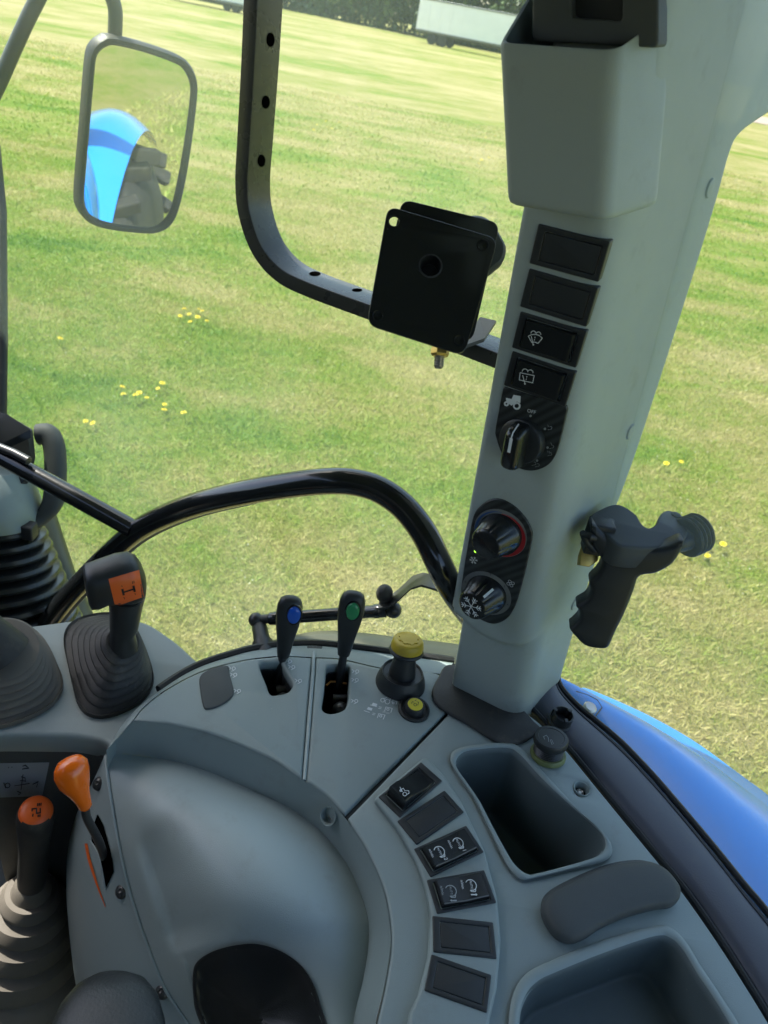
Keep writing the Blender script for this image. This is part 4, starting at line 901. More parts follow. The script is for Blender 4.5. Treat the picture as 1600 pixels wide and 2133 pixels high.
# capped power socket
c = P(1141, 1572, 0.0); ax = (YP(1146, 1541, c.y+.004)-c).normalized(); ax = (ax+V((.0, 0, .3))).normalized()
cap = thing('power_socket', 'round black capped power socket with greenish ring near the pillar foot', 'socket', c)
mk('base_ring', lathe(c, ax, [(.0200, -.001), (.0200, .002), (.0185, .0045), (.016, .0045)], 36), M['greenish'], cap)
prof = [(.0155, .003)]
for k in range(5): prof += [(.0165, .005+k*.0022), (.0155, .0061+k*.0022)]
prof += [(.0185, .017), (.0190, .019), (.0190, .0235), (.0180, .0255), (.0145, .0257), (.0140, .0251), (0, .0251)]
cb = mk('socket_cap', lathe(c, ax, prof, 40), M['black'], cap)
tpc = Pl(c+ax*.0253, ax)
mk('cigarette_print', ribbon(pxs(tpc, [(1135, 1541), (1132, 1535), (1138, 1532), (1142, 1537), (1143, 1546)], [(1146, 1541), (1150, 1552)], [(1149, 1541), (1153, 1550)]), ax, .0005), M['greyp'], cb, 0)
# fender
fo = [(1160, 1415), (1200, 1430), (1250, 1447), (1350, 1492), (1450, 1548), (1550, 1620), (1640, 1690), (1800, 1840)]
fi = [(1140, 1425), (1180, 1452), (1250, 1510), (1330, 1580), (1425, 1690), (1530, 1820), (1620, 1930), (1780, 2130)]
n = 60; A = [P(*q, -.035) for q in spl(fi, n)]; B = [P(*q, -.05) for q in spl(fo, n)]
fen = thing('rear_fender', 'glossy bright blue rear fender outside the side window', 'fender', sum(A, V())/n-V((0, 0, .5)))
rows = [[p-V((0, 0, .12)) for p in A]]
for k in np.linspace(0, 1, 14): rows.append([a.lerp(b, k)+V((0, 0, .014*math.sin(math.pi*k)-.012*k**4)) for a, b in zip(A, B)])
e_ = [(b-a).normalized() for a, b in zip(A, B)]
for k in np.linspace(.15, 1, 8): rows.append([b+V((e.x, e.y, 0))*.10*math.sin(k*1.5)-V((0, 0, .012+.30*(1-math.cos(k*1.35)))) for b, e in zip(B, e_)])
mk('fender_shell', loft(rows, False), M['blue'], fen, 60)
lat = V((.296, .955, 0)); fwd = V((-.955, .296, 0)); wc_ = V((.98, .64, -.97))
arch = [[wc_+lat*y+(fwd*math.cos(t)+UPZ*math.sin(t))*(r_+.05*math.sin(math.pi*(y+.24)/.24)) for y in np.linspace(-.24, .0, 9)] for t, r_ in [(x, .76) for x in np.linspace(.35, 2.3, 30)]]
mk('wheel_arch', loft(arch+[[p-V((0, 0, .0)) for p in arch[-1]]], False), M['blue'], fen, 60)
mk('front_flange', loft([[wc_+lat*y+(fwd*math.cos(t)+UPZ*math.sin(t))*r_ for r_ in (.76, .70, .64)] for y, t in [(-.24, x) for x in np.linspace(.35, 2.3, 30)]], False), M['blue'], fen, 60)
tw = thing('tractor_wheel', 'large lugged rear wheel under the blue fender, seen in the wing mirror', 'wheel', wc_-V((0, 0, .58)))
ty = mk('tyre', lathe(wc_-lat*.26, lat, [(.40, .0), (.56, .01), (.64, .05), (.66, .10), (.66, .22), (.64, .27), (.56, .31), (.40, .32)], 60), M['tyre'], tw, 50)
for k in range(40):
    t = 2*math.pi*k/40; s_ = 1 if k % 2 else -1; o_ = wc_+lat*(-.10+s_*.075)+(fwd*math.cos(t)+UPZ*math.sin(t))*.67; tg = (fwd*-math.sin(t)+UPZ*math.cos(t))
    mk('lug', box(o_, (lat+tg*.7*s_).normalized(), (tg-lat*.7*s_).normalized(), fwd*math.cos(t)+UPZ*math.sin(t), .20, .045, .06, .008), M['tyre'], ty, 40)
fc_ = P(1229, 1474, -.024)
mk('fastener', lathe(fc_, V((.05, -.1, 1)), [(.0085, -.004), (.0085, .001), (.0065, .003), (.003, .0028), (0, .0022)], 20), M['steel'], fen)
mk('fender_groove', tube([P(*q, -.0285) for q in ((1200, 1440), (1225, 1448), (1244, 1458), (1254, 1474), (1242, 1490))], .0009, 6), M['seal'], fen)
# ================================================================ levers on the deck
def hyd_lever(base_px, sh_px, bot_px, top_px, btn_px, wtop, wbot, mat, label, dy):
    b = P(*base_px, -.035); b2 = YP(*bot_px, b.y+dy*.55); t2 = YP(*top_px, b.y+dy)
    root = thing('hydraulic_lever', label, 'lever', b, 'remote valve levers'); ax = (t2-b2); ln = ax.length; ax.normalize()
    mk('shaft', tube([b, YP(*sh_px, b.y+dy*.25), b2+ax*.006], [.0055, .0052, .005], 14), M['black'], root)
    nrm = (CAM-t2); nrm = (nrm-ax*nrm.dot(ax)).normalized(); sx = ax.cross(nrm).normalized(); sx = sx if sx.x > 0 else -sx
    R = []
    for h_, wx, wy in ((-.004, .5, .5), (0, .85, .8), (.10, 1.0, .95), (.3, 1.22, 1.1), (.55, 1.62, 1.25), (.72, 1.78, 1.3), (.86, 1.72, 1.25), (.95, 1.42, 1.05), (.985, 1.0, .75), (1.0, .45, .35)):
        ring = []
        for j in range(28):
            th = 2*math.pi*j/28; cx, cy = math.cos(th), math.sin(th); e = .75
            ring.append(b2+ax*ln*h_+sx*wbot*wx*math.copysign(abs(cx)**e, cx)+nrm*wbot*wy*.85*math.copysign(abs(cy)**e, cy))
        R.append(ring)
    grip = mk('grip', loft(R), M['black'], root, 60)
    pl = Pl(t2, nrm).off(wbot*1.0); bc = pl(*btn_px)
    k = [(1.0, -.004), (1.0, .0012), (.9, .0026), (.6, .0034), (0, .0037)]
    rings = [[bc+sx*.0076*r*math.cos(t)+ax*.0115*r*math.sin(t)+nrm*h_ for t in np.linspace(0, 2*math.pi, 29)[:-1]] for r, h_ in k]
    mk('button_rim', loft([[bc+sx*.0076*r*math.cos(t)+ax*.0115*r*math.sin(t)+nrm*h_ for t in np.linspace(0, 2*math.pi, 29)[:-1]] for r, h_ in ((1.25, -.004), (1.22, .0004), (1.08, .0008), (1.0, -.001))], True, True, False), M['gloss'], grip)
    mk('button', loft([[p for p in r] for r in rings]), mat, grip)
    return root
hyd_lever((578, 1428), (583, 1400), (590, 1366), (607, 1243), (612.5, 1281), .02, .0084, M['bbutton'], 'black hydraulic lever with a blue oval button, nearer the front', .022)
hyd_lever((704, 1440), (710, 1400), (716, 1362), (738, 1233), (735, 1273), .02, .0086, M['gbutton'], 'black hydraulic lever with a green oval button, beside the yellow knob', .022)
for sl_, nm in ((slot1, 'a'), (slot2, 'b')):
    c = sum(sl_, V())/len(sl_); lo = [p+V((0, 0, -.09)) for p in sl_]
    mk('slot_well', loft([[p+V((0, 0, -.012)) for p in sl_], lo], True, False, True), M['black'], con)
    mk('slot_linkage', join(ball(c+V((.010, -.006, -.028)), .010), lathe(c+V((.006, .012, -.03)), V((1, .2, 0)), [(.006, -.008), (.006, .012), (.004, .016)], 14)), M['satin'], con)
mk('slot_clip', tube([P(*q, -.02) for q in ((680, 1428), (688, 1420), (704, 1420), (722, 1424))], .0014, 6), M['amber'], con)
# yellow power take-off knob
c = P(834, 1422, 0); tq = YP(851, 1333, c.y+.010); ax = (tq-c); hgt = ax.length; ax.normalize()
kb = thing('power_take_off_knob', 'worn yellow mushroom knob on a black stem rising from the deck', 'knob', c)
mk('base_boot', lathe(c, (ax+UPZ).normalized(), [(.0300, -.001), (.0292, .004), (.0265, .0125), (.0245, .017), (.0235, .0165), (.0225, .0145), (.016, .0135)], 40), M['black'], kb)
mk('stem', lathe(c, ax, [(.0165, .010), (.0150, .020), (.0132, .034), (.0128, hgt*.66), (.0155, hgt*.70), (.0195, hgt*.73), (.0205, hgt*.76), (.0195, hgt*.80), (.0175, hgt*.82)], 36), M['black'], kb)
capk = mk('cap', lathe(c, ax, [(.0176, hgt*.80), (.0188, hgt*.815), (.0192, hgt*.86), (.0180, hgt*.96), (.0168, hgt*1.0), (.0150, hgt*1.015), (0, hgt*1.015)], 44), M['yellow'], kb)
o = c+ax*(hgt*1.015); a_, b_ = frame(ax); rg = []
for rr, h_ in ((1.0, 0), (.97, .0011), (.85, .0013)):
    ring = []
    for j in range(96):
        th = 2*math.pi*j/96; g = .0105 if math.cos(8*th) > 0 else .0122
        ring.append(o+ax*h_+(a_*math.cos(th)+b_*math.sin(th))*g*rr)
    rg.append(ring)
mk('gear_relief', loft(rg, True, False, True), M['yellow'], capk, 30)
# small yellow button
c = P(862, 1479, 0); bt_ = thing('round_button', 'small round yellow-topped push button in a black ring on the deck', 'button', c); ax = (UPZ+V((0, -.05, 0))).normalized()
mk('ring', lathe(c, ax, [(.0185, -.001), (.0180, .003), (.0160, .0038), (.0135, .002), (.0125, .002)], 36), M['black'], bt_)
yb = mk('push_cap', lathe(c, ax, [(.0118, .0), (.0115, .008), (.0102, .010), (0, .0100)], 32), M['black'], bt_)
yt = mk('yellow_top', lathe(c, ax, [(.0088, .0098), (.0086, .0106), (0, .0110)], 28), M['ybutton'], yb)
q = HP(.0112); mk('button_print', ribbon(pxs(q, arc((865, 1468), 3, 0, 360, 10), [(857, 1466), (859, 1462), (863, 1463)], [(868, 1462), (872, 1463), (870, 1470)], [(864, 1460), (868, 1458)]), UPZ, .0006, .0003), M['dark'], yb, 0)
# ================================================================ gas strut, bracket, door tube frame
st = thing('gas_strut', 'black gas strut lying behind the two hydraulic levers', 'strut', T(537, 1310, .95))
S0, S1 = T(533, 1291, .95), T(826, 1270, .92); e = (S1-S0).normalized(); ln = (S1-S0).length
mk('rod_end', join(ball(S0, .0095), lathe(S0, e, [(.006, 0), (.006, .022)], 14)), M['satin'], st)
mk('cylinder', lathe(S0, e, [(.0075, .018), (.0085, .020), (.0085, .03), (.0080, .031), (.0080, ln*.84), (.0090, ln*.85), (.0090, ln*.88), (.0068, ln*.885), (.0068, ln-.006)], 22), M['tubeblk'], st)
mk('rod_end', join(ball(S1-e*.004, .0105), lathe(S1-e*.025, e, [(.007, 0), (.0085, .004), (.0085, .012)], 14)), M['satin'], st)
mk('mounting_post', lathe(P(548, 1345, -.02), (T(540, 1303, .95)-P(548, 1345, -.02)), [(.013, -.02), (.013, .004), (.0105, .006), (.0098, .03), (.0090, .034)], 20), M['black'], st)
mk('ball_stud', join(ball(T(801, 1236, .915), .0105, s=(1, 1, 1.15)), lathe(T(803, 1262, .92), T(801, 1236, .915)-T(803, 1262, .92), [(.006, 0), (.007, .02)], 12)), M['rubber'], st)
bw = V((.0, .012, 0))
bp = [T(*q) for q in ((790, 1254, .918), (812, 1252, .916), (828, 1240, .912), (858, 1212, .90), (880, 1205, .885), (906, 1212, .86), (925, 1220, .85))]
mk('bracket', loft([[p-bw for p in bp], [p+bw for p in bp], [p+bw-V((0, 0, .003)) for p in bp], [p-bw-V((0, 0, .003)) for p in bp], [p-bw for p in bp]], False), M['satin'], st, 40)
df = thing('door_frame_tube', 'glossy black bent steel tube arching in front of the side window', 'frame', T(300, 1120, 1.0))
tpth = [(60, 1385, 1.13), (88, 1318, 1.12), (130, 1257, 1.10), (180, 1202, 1.07), (230, 1152, 1.03), (285, 1106, .99), (345, 1074, .95), (420, 1047, .91), (520, 1024, .87), (620, 1008, .84), (690, 1002, .825), (740, 1005, .82), (790, 1020, .815), (840, 1055, .81), (882, 1108, .805), (912, 1168, .805), (935, 1215, .82), (960, 1255, .85), (985, 1290, .90)]
mk('bent_tube', tube([T(*q) for q in spl(tpth, 80)], .0150, 22), M['tubeblk'], df)
mk('rubber_seal', tube([T(q[0]+13, q[1]+17, q[2]+.02) for q in spl(tpth[:9], 30)], .005, 8), M['rail'], df)
mk('brace_bar', tube([T(-60, 915, 1.02), T(0, 950, 1.01), T(140, 1026, .995), T(278, 1102, .985)], .0125, 20), M['tubeblk'], df)
mk('brace_clip', tube([T(-60, 908, 1.00), T(30, 944, .993), T(60, 960, .99)], .006, 10), M['satin'], df)
# ================================================================ steering column, dash corner with lever
sc = thing('steering_column', 'steering column with ribbed black gaiter cut off by the left edge', 'steering column', T(-10, 1330, 1.12))
cA, cB = T(-25, 1000, 1.10), T(-12, 1330, 1.18); ax = (cB-cA); L_c = ax.length; ax.normalize()
prof = [(.050, -.02), (.062, .0), (.072, .03), (.076, .055), (.074, .062)]
mk('column_cover', lathe(cA, ax, [(.02, -.03)]+prof, 40), M['deck'], sc)
rp_ = []; z = .060
for k in range(11):
    r_ = .074+.0062*k; rp_ += [(r_-.011, z), (r_-.002, z+.003), (r_+.001, z+.008), (r_-.002, z+.013), (r_-.011, z+.016)]; z += .0185
mk('gaiter', lathe(cA, ax, rp_, 48), M['gloss'], sc, 30)
bx_ = [(-80, 850), (12, 862), (66, 893), (72, 950), (60, 1000), (20, 1040), (-80, 1040)]
dashp = thing('dash_corner', 'black corner of the dashboard with a grey release lever at the left edge', 'dashboard', T(-20, 1040, 1.12))
mk('housing', loft([[T(u, v, 1.10) for u, v in bx_], [T(u+2, v+2, 1.095) for u, v in bx_], [T(u-6, v+6, 1.085) for u, v in bx_]][:2]+[[T(u-8 if u > -50 else u, v+10 if v < 1000 else v, 1.085) for u, v in bx_]]), M['black'], dashp, 30)
mk('top_cover', loft([[T(u, v, t) for u, v, t in ((-80, 838, 1.07), (14, 862, 1.07), (64, 895, 1.07), (-10, 930, 1.055), (-80, 935, 1.05))], [T(u, v, t) for u, v, t in ((-80, 868, 1.072), (16, 885, 1.072), (64, 912, 1.072), (-8, 945, 1.057), (-80, 950, 1.052))]]), M['gloss'], dashp, 30)
mk('dash_light_block', box(V((-.95, .72, -.05)), V((1, 0, 0)), V((0, 1, 0)), UPZ, .30, .75, .62, .06), M['black'], dashp, 50)  # unseen dash bulk added to block low light from the left
lv = [(80, 905, 1.12), (100, 905, 1.12), (113, 930, 1.12), (116, 985, 1.12), (112, 1040, 1.12), (90, 1075, 1.12), (60, 1098, 1.11), (45, 1103, 1.10)]
lp_ = [T(*q) for q in spl(lv, 40)]
mk('release_lever', tube(lp_, [.016-.007*min(1, max(0, (i-22)/10)) for i in range(40)], 14), M['pad'], dashp)
mk('lever_end', box(T(54, 1104, 1.095), V((1, 0, 0)), V((0, 0, 1)), V((0, -1, 0)), .028, .024, .02, .003), M['black'], dashp)
mk('front_post', tube([T(80, 1080, 1.3), T(120, 1200, 1.3), T(175, 1330, 1.3)], .030, 16), M['sill'], None, label='olive dark post behind the steering gaiter', cat='post')
# ================================================================ glass, seals, sill
wa, wb = V((-1.25, 1.28, 0)), V((.17, .84, 0))
def pane(a, b, z0, z1, th): 
    n_ = V((b.y-a.y, a.x-b.x, 0)).normalized(); q = rnd([V((a.x, a.y, z0)), V((b.x, b.y, z0)), V((b.x, b.y, z1)), V((a.x, a.y, z1))], .05, 5); return plate(q, n_, th, .001)
mk('side_window', pane(wa, wb, -.45, .92, .005), M['glass'], None, label='large green-tinted side window between the front edge and the pillar', cat='window')
gq = [P(*q, -.004)+V((.0, .0, 0)) for q in spl([(1000, 1345), (1120, 1385), (1166, 1422), (1200, 1462), (1250, 1505), (1300, 1549), (1365, 1618), (1425, 1688), (1490, 1766), (1550, 1841), (1600, 1901), (1740, 2083), (1900, 2300)], 40)]
mk('rear_quarter_window', loft([[p+V((0, 0, z)) for p in gq] for z in (-.02, .2, .45, .7, .95)]+[[p+V((.003, .004, z)) for p in gq] for z in (.95, .7, .45, .2, -.02)], False), M['glass2'], None, 60, label='clear curved rear side window to the right of the pillar', cat='window')
mk('roof_header', loft([[p+V((a, b, z)) for p in gq] for a, b, z in ((.0, .02, .80), (-.05, -.03, .80), (-.06, -.03, .96), (.02, .03, .96), (.0, .02, .80))], False), M['headl'], None, 60, kind='structure')
mk('window_seal', tube([T(-12, 300, 1.22), T(2, 440, 1.22), T(4, 700, 1.22), T(2, 880, 1.22)], .009, 10), M['rubber'], None, label='ribbed black rubber seal strip along the left edge', cat='seal')
sl_o = [(380, 1412), (430, 1381), (484, 1357), (535, 1344), (625, 1322), (681, 1314), (765, 1319), (822, 1326), (950, 1341), (1010, 1352)]
sl_i = [(385, 1420), (440, 1392), (495, 1366), (545, 1355), (585, 1350), (650, 1347), (720, 1353), (800, 1363), (945, 1383), (1010, 1400)]
A = [P(*q, -.03) for q in spl(sl_i, 50)]; B = [P(*q, -.035) for q in spl(sl_o, 50)]
mk('window_sill', loft([A, [a.lerp(b, .3)+V((0, 0, .003)) for a, b in zip(A, B)], [a.lerp(b, .9)+V((0, 0, .003)) for a, b in zip(A, B)], B, [b-V((0, 0, .08)) for b in B]], False), M['sill'], None, 60, label='black curved window sill tinted olive for its grass reflection behind the deck edge', cat='sill')
# ================================================================ ray-cast decals onto built surfaces
from mathutils.bvhtree import BVHTree
def bvh(*objs):
    vs, fs = [], []
    for o in objs:
        b = ROOT[o.name]; k = len(vs); vs += [v.co+b for v in o.data.vertices]; fs += [tuple(i+k for i in p.vertices) for p in o.data.polygons]
    return BVHTree.FromPolygons(vs, fs)
def hit(tree, u, v, lift=.0004):
    d = ray(u, v).normalized(); h_ = tree.ray_cast(CAM, d)
    return None if h_[0] is None else h_[0]-d*lift
def decal(tree, quad, n, m, lift=.0005):
    vs = []
    for j in range(m+1):
        for i in range(n+1):
            s, t = i/n, j/m; a = [quad[0][k]*(1-s)*(1-t)+quad[1][k]*s*(1-t)+quad[2][k]*s*t+quad[3][k]*(1-s)*t for k in (0, 1)]
            h_ = hit(tree, *a, lift)
            if h_ is None:
                d = ray(*a).normalized(); near = tree.find_nearest(CAM+d*max(.3, (vs[-1]-CAM).length if vs else .8)); h_ = near[0]+near[1]*lift
            vs.append(h_)
    return vs, [(j*(n+1)+i, j*(n+1)+i+1, (j+1)*(n+1)+i+1, (j+1)*(n+1)+i) for j in range(m) for i in range(n)]
def strokes(tree, L, wd, lift=.0009):
    out = []
    for l in L:
        pts = [hit(tree, *q, lift) for q in l]
        if None in pts: continue
        out.append(ribbon([pts], (CAM-pts[0]).normalized(), wd, 0))
    return join(*out)
# ================================================================ front shelf with the gear lever boots
SHZ = -.035
sh = [(-60, 1312), (70, 1302), (200, 1284), (262, 1284), (312, 1298), (370, 1338), (430, 1394), (330, 1480), (232, 1560), (222, 1545), (160, 1532), (0, 1530), (-60, 1532)]
shelf = thing('front_shelf', 'pale blue-grey shelf with dark front face carrying the lever gaiters', 'console', P(100, 1500, -.7))
s3_ = [P(*q, SHZ) for q in sh]
mk('shelf_top', plate(rnd(s3_, .012, 4), UPZ, .03, .005), M['shelf'], shelf, 50)
a, b, c_ = P(-60, 1534, SHZ-.006)+V((0, .004, 0)), P(150, 1533, SHZ-.006)+V((0, .004, 0)), P(236, 1562, SHZ-.006)+V((0, .004, 0))
fp_ = [a, b.lerp(a, .5), b, b.lerp(c_, .5), c_]
mk('front_face', loft([fp_, [p+V((0, -.004, -.03)) for p in fp_], [p+V((0, .0, -.35)) for p in fp_], [p+V((0, .05, -.69)) for p in fp_]], False), M['pad'], shelf, 60, label='dark front face below the shelf')
def bellows(name, root, base, zb, apex, ra, steps, mat, amp=.10, p=1.0, sq=.7, n=56):
    """ridged rubber gaiter from a rounded quad on the shelf to a ring round the lever."""
    b3 = rnd([P(*q, zb) for q in base], .05, 10); b3 = lin(b3+[b3[0]], n+1)[:-1]; bc = sum(b3, V())/n; ax = (apex-bc).normalized()
    ex = (b3[0]-bc); ex = (ex-ax*ex.dot(ax)).normalized(); ey = ax.cross(ex)
    rings = [[q for q in b3]]; rings.append([q+V((0, 0, .006)) for q in b3])
    def ring(f, k):                                  # f: 0 base .. 1 apex
        out = []
        for q in b3:
            d = (q-bc); e = d-ax*d.dot(ax); e.normalize(); cpt = apex+e*ra; g = f**p
            out.append(q.lerp(cpt, g)+(bc.lerp(apex, f)-bc.lerp(apex, g)) + e*k)
        return out
    for s in range(steps):
        f0 = .04+.96*s/steps; df = .96/steps
        rings.append(ring(f0, -.002)); rings.append(ring(f0+df*.18, .0035)); rings.append(ring(f0+df*.42, .0042)); rings.append(ring(f0+df*.70, .0012)); rings.append(ring(f0+df*.92, -.004))
    rings.append(ring(1.0, .002))
    return mk(name, loft(rings, True, False, True), mat, root, 40)
# main range lever
bb = P(238, 1425, SHZ); ap = YP(256, 1337, bb.y+.006)
gl = thing('range_gear_lever', 'black T-handle gear lever with orange decal rising from a ribbed rubber gaiter', 'lever', bb)
bellows('gaiter', gl, [(122, 1298), (268, 1272), (338, 1452), (172, 1522)], SHZ, ap, .016, 7, M['rubber'], p=.9)
nk = YP(262, 1268, bb.y+.004); t0 = (ap-bb).length
hL, hR = YP(188, 1222, bb.y-.020), YP(288, 1204, bb.y+.004)
mk('neck', tube([ap-V((0, 0, .01)), ap+V((0, 0, .012)), ap.lerp(nk, .45), nk, nk+V((.002, 0, .02))], [.0165, .0130, .0150, .0168, .0190], 24), M['black'], gl)
e = (hR-hL).normalized(); vx = (UPZ-e*UPZ.z*e.z); vx = (UPZ-e*e.dot(UPZ)).normalized(); fx = e.cross(vx); fx = fx if fx.dot(CAM-hL) > 0 else -fx; ln = (hR-hL).length; R = []
for f, hh, dd, dz in ((-.10, .010, .009, .003), (-.085, .019, .016, .002), (-.04, .0235, .0195, .0), (.1, .0245, .0205, .0), (.3, .0235, .0215, .003), (.6, .0265, .0225, .003), (.85, .0275, .0225, .002), (1.0, .0245, .0205, .0), (1.1, .017, .0155, -.002), (1.15, .008, .007, -.003)):
    R.append([hL+e*ln*f+vx*(hh*math.copysign(abs(math.sin(t))**.75, math.sin(t))+dz)+fx*dd*math.copysign(abs(math.cos(t))**.75, math.cos(t)) for t in np.linspace(0, 2*math.pi, 33)[:-1]])
hd = mk('handle', loft(R), M['black'], gl, 60); tr = bvh(hd)
mk('orange_decal', decal(tr, [(226, 1206), (290, 1187), (300, 1243), (240, 1264)], 12, 10), M['odecal'], hd, 60)
mk('gate_diagram', strokes(tr, [[(255, 1227), (258, 1240)], [(257, 1233.5), (280, 1226)], [(278, 1220), (281, 1233)]], .0022) if True else None, M['dark'], hd, 0)
mk('gear_figures', strokes(tr, [[(276, 1211), (276.5, 1216)], [(279, 1210), (279.5, 1215)], [(253, 1220), (255, 1222)], [(281, 1236), (283, 1239)], [(258, 1244), (260, 1248)]], .0006), M['dark'], hd, 0)
# second gaiter at the edge of the photo
b2 = P(30, 1430, SHZ); ap2 = YP(5, 1352, b2.y)
g2 = thing('shuttle_lever', 'dusty brown ribbed gaiter and lever cut off by the left edge', 'lever', b2)
bellows('gaiter', g2, [(-120, 1310), (70, 1292), (156, 1462), (-60, 1548)], SHZ, ap2, .034, 6, M['dustrub'], p=.8)
mk('stub', tube([ap2-V((0, 0, .01)), ap2+V((-.02, 0, .02)), ap2+V((-.09, .01, .10))], [.03, .024, .012], 20), M['rubber'], g2)
# lower gear lever with orange round cap
cT = T(75, 1690, .80); cB = T(66, 1852, .90); cF = T(8, 2230, 1.10); ax = (cT-cB).normalized()
g3 = thing('low_gear_lever', 'black gear lever with round orange cap and stepped dusty gaiter at lower left', 'lever', cF)
ln = (cT-cB).length
mk('grip', lathe(cB, ax, [(.012, -.01), (.0155, 0), (.0165, ln*.2), (.0160, ln*.5), (.0175, ln*.72), (.0195, ln*.9), (.0190, ln*.97), (.016, ln*1.0), (0, ln*1.0)], 32), M['rubber'], g3)
cn = (ax*.9+(CAM-cT).normalized()*.5).normalized(); cap3 = mk('orange_cap', lathe(cT-cn*.003, cn, [(.0175, 0), (.0172, .003), (.0150, .0060), (.009, .0078), (0, .0084)], 36), M['odecal'], g3)
tr3 = bvh(cap3)
mk('gate_diagram', strokes(tr3, [[(67, 1690), (67, 1685), (76, 1684), (76, 1694), (84, 1693), (84, 1683)], [(69, 1695), (68, 1701)], [(80, 1697), (79.5, 1702)], [(83.5, 1696.5), (83, 1701.5)], [(79, 1673), (78, 1679)], [(82.5, 1672.5), (81.5, 1678.5)], [(86, 1672), (85, 1678)]], .0013), M['dark'], cap3, 0)
bx2 = (cF-cB); bl = bx2.length; bx2.normalize()
prof = [(.014, -.02), (.020, -.012), (.022, 0)]; z = 0.0; r = .022
for k, (dr, dz) in enumerate(((.013, .030), (.013, .035), (.014, .042), (.014, .05), (.012, .055), (.012, .06))):
    prof += [(r+.001, z+.004), (r+dr*.55, z+dz*.15), (r+dr*.95, z+dz*.5), (r+dr, z+dz*.62), (r+dr*.92, z+dz*.72), (r+dr*.6, z+dz*.78)]; z += dz*.8; r += dr
mk('stepped_gaiter', lathe(cB, bx2, prof, 48), M['dustrub'], g3, 40)
# sticker
fft = bvh([o for o in shelf.children if o.name.startswith('front_face')][0])
sq = [(-20, 1590), (103, 1588), (88, 1658), (-20, 1662)]
stk = mk('lever_diagram_sticker', decal(fft, sq, 8, 6, .0015), M['paper'], None, 0, label='faded grey diagram sticker on the dark face below the shelf', cat='sticker')
mk('diagram', strokes(fft, [list(l) for l in ([(48, 1613), (44, 1645)], [(30, 1637), (62, 1632)], arc((16, 1636), 5, 0, 360, 8), [(8, 1630), (12, 1642)], [(68, 1634), (80, 1628), (76, 1640)], [(44, 1618), (52, 1620), (54, 1627), (42, 1626)], [(47, 1596), (53, 1594), (60, 1600), (46, 1602)], [(36, 1648), (44, 1652), (38, 1656)], [(18, 1598), (18, 1600)], [(25, 1597), (25, 1599)])], .0009, .0025), M['dark'], stk, 0)
# hand throttle
spt = bvh([o for o in con.children if o.name.startswith('side_panel')][0])
p0 = hit(spt, 222, 1800, -.02); dist = (p0-CAM).dot(F0v)
q1, q2, q3, q4 = T(206, 1752, dist-.035), T(182, 1705, dist-.06), T(178, 1680, dist-.067), T(146, 1588, dist-.085)
th = thing('hand_throttle', 'glossy orange hand throttle lever bent out of the side panel slot', 'lever', p0)
mk('rod', tube([V(x) for x in spl([p0, q1, q2, q3], 24)], .0042, 12), M['satin'], th)
a3 = (q4-q3); ln = a3.length; a3.normalize(); vw = (CAM-q4).normalized(); fx = (vw-a3*vw.dot(a3)).normalized(); sx = a3.cross(fx); R = []
for f, wx, wy, off in ((-.05, .004, .004, 0), (0, .0062, .0056, 0), (.15, .0070, .0065, 0), (.35, .0095, .0085, -.001), (.58, .0140, .0115, -.002), (.78, .0158, .0125, -.0015), (.92, .0150, .0120, -.0005), (1.02, .0115, .009, .0), (1.06, .0060, .0045, 0)):
    R.append([q3+a3*ln*f+sx*(wx*math.cos(t)+off)+fx*wy*math.sin(t) for t in np.linspace(0, 2*math.pi, 29)[:-1]])
mk('grip', loft(R), M['orange'], th, 60)
# slot shade painted as a black strip, a pale edge and the red stripe
def sidestrip(Lp, Rp, lift, n=14, m=3):
    a, b = lin([V((*q, 0)) for q in Lp], n), lin([V((*q, 0)) for q in Rp], n); vs = []
    for p, q in zip(a, b):
        for k in range(m+1): c = p.lerp(q, k/m); vs.append(hit(spt, c.x, c.y, lift) or p0)
    return vs, [(i*(m+1)+k, i*(m+1)+k+1, (i+1)*(m+1)+k+1, (i+1)*(m+1)+k) for i in range(n-1) for k in range(m)]
mk('lever_slot_shade', sidestrip([(203, 1697), (194, 1720), (189, 1752), (206, 1780), (212, 1812), (219, 1849)], [(204, 1697), (215, 1718), (227, 1760), (234, 1790), (237, 1816), (221, 1849)], .0016), M['hole'], con, 60, label='painted black shade of the throttle lever slot in the side panel')
mk('slot_edge', tube([hit(spt, *q, .002) for q in ((188, 1752), (197, 1765), (206, 1781), (212, 1812), (219, 1851))], .0013, 6), M['side'], con)
mk('red_stripe', sidestrip([(176, 1757), (182, 1790), (198, 1838), (219, 1890)], [(182, 1757), (188, 1788), (202, 1836), (220, 1889)], .0018), M['odecal'], con, 60)
# driver's seat: only its armrest corner shows, the unseen rest is added to block light
seat = thing('driver_seat', 'black grained leather seat whose armrest corner shows at the bottom edge', 'seat', V((-.42, -.25, -.7)))
pa_ = [T(222, 2066, .60), T(222, 2100, .59), T(215, 2170, .57), T(200, 2300, .53), T(180, 2600, .45)]
R = []; rs = [(.010, .005), (.026, .013), (.042, .021), (.055, .027), (.062, .030), (.066, .032), (.066, .032), (.066, .032)]
pp = [T(226, 2040, .605), T(226, 2046, .603), T(225, 2066, .598), T(222, 2100, .588), T(218, 2150, .572), T(212, 2230, .545), T(205, 2350, .51), T(190, 2700, .43)]
for (wx, wy), p in zip(rs, pp):
    R.append([p+LX*.74*wx*math.copysign(abs(math.cos(t))**.8, math.cos(t))*.95+(-F0v)*wy*math.sin(t)-F0v*(-wy*.2) for t in np.linspace(0, 2*math.pi, 41)[:-1]])
mk('armrest', loft(R), M['leather'], seat, 80)
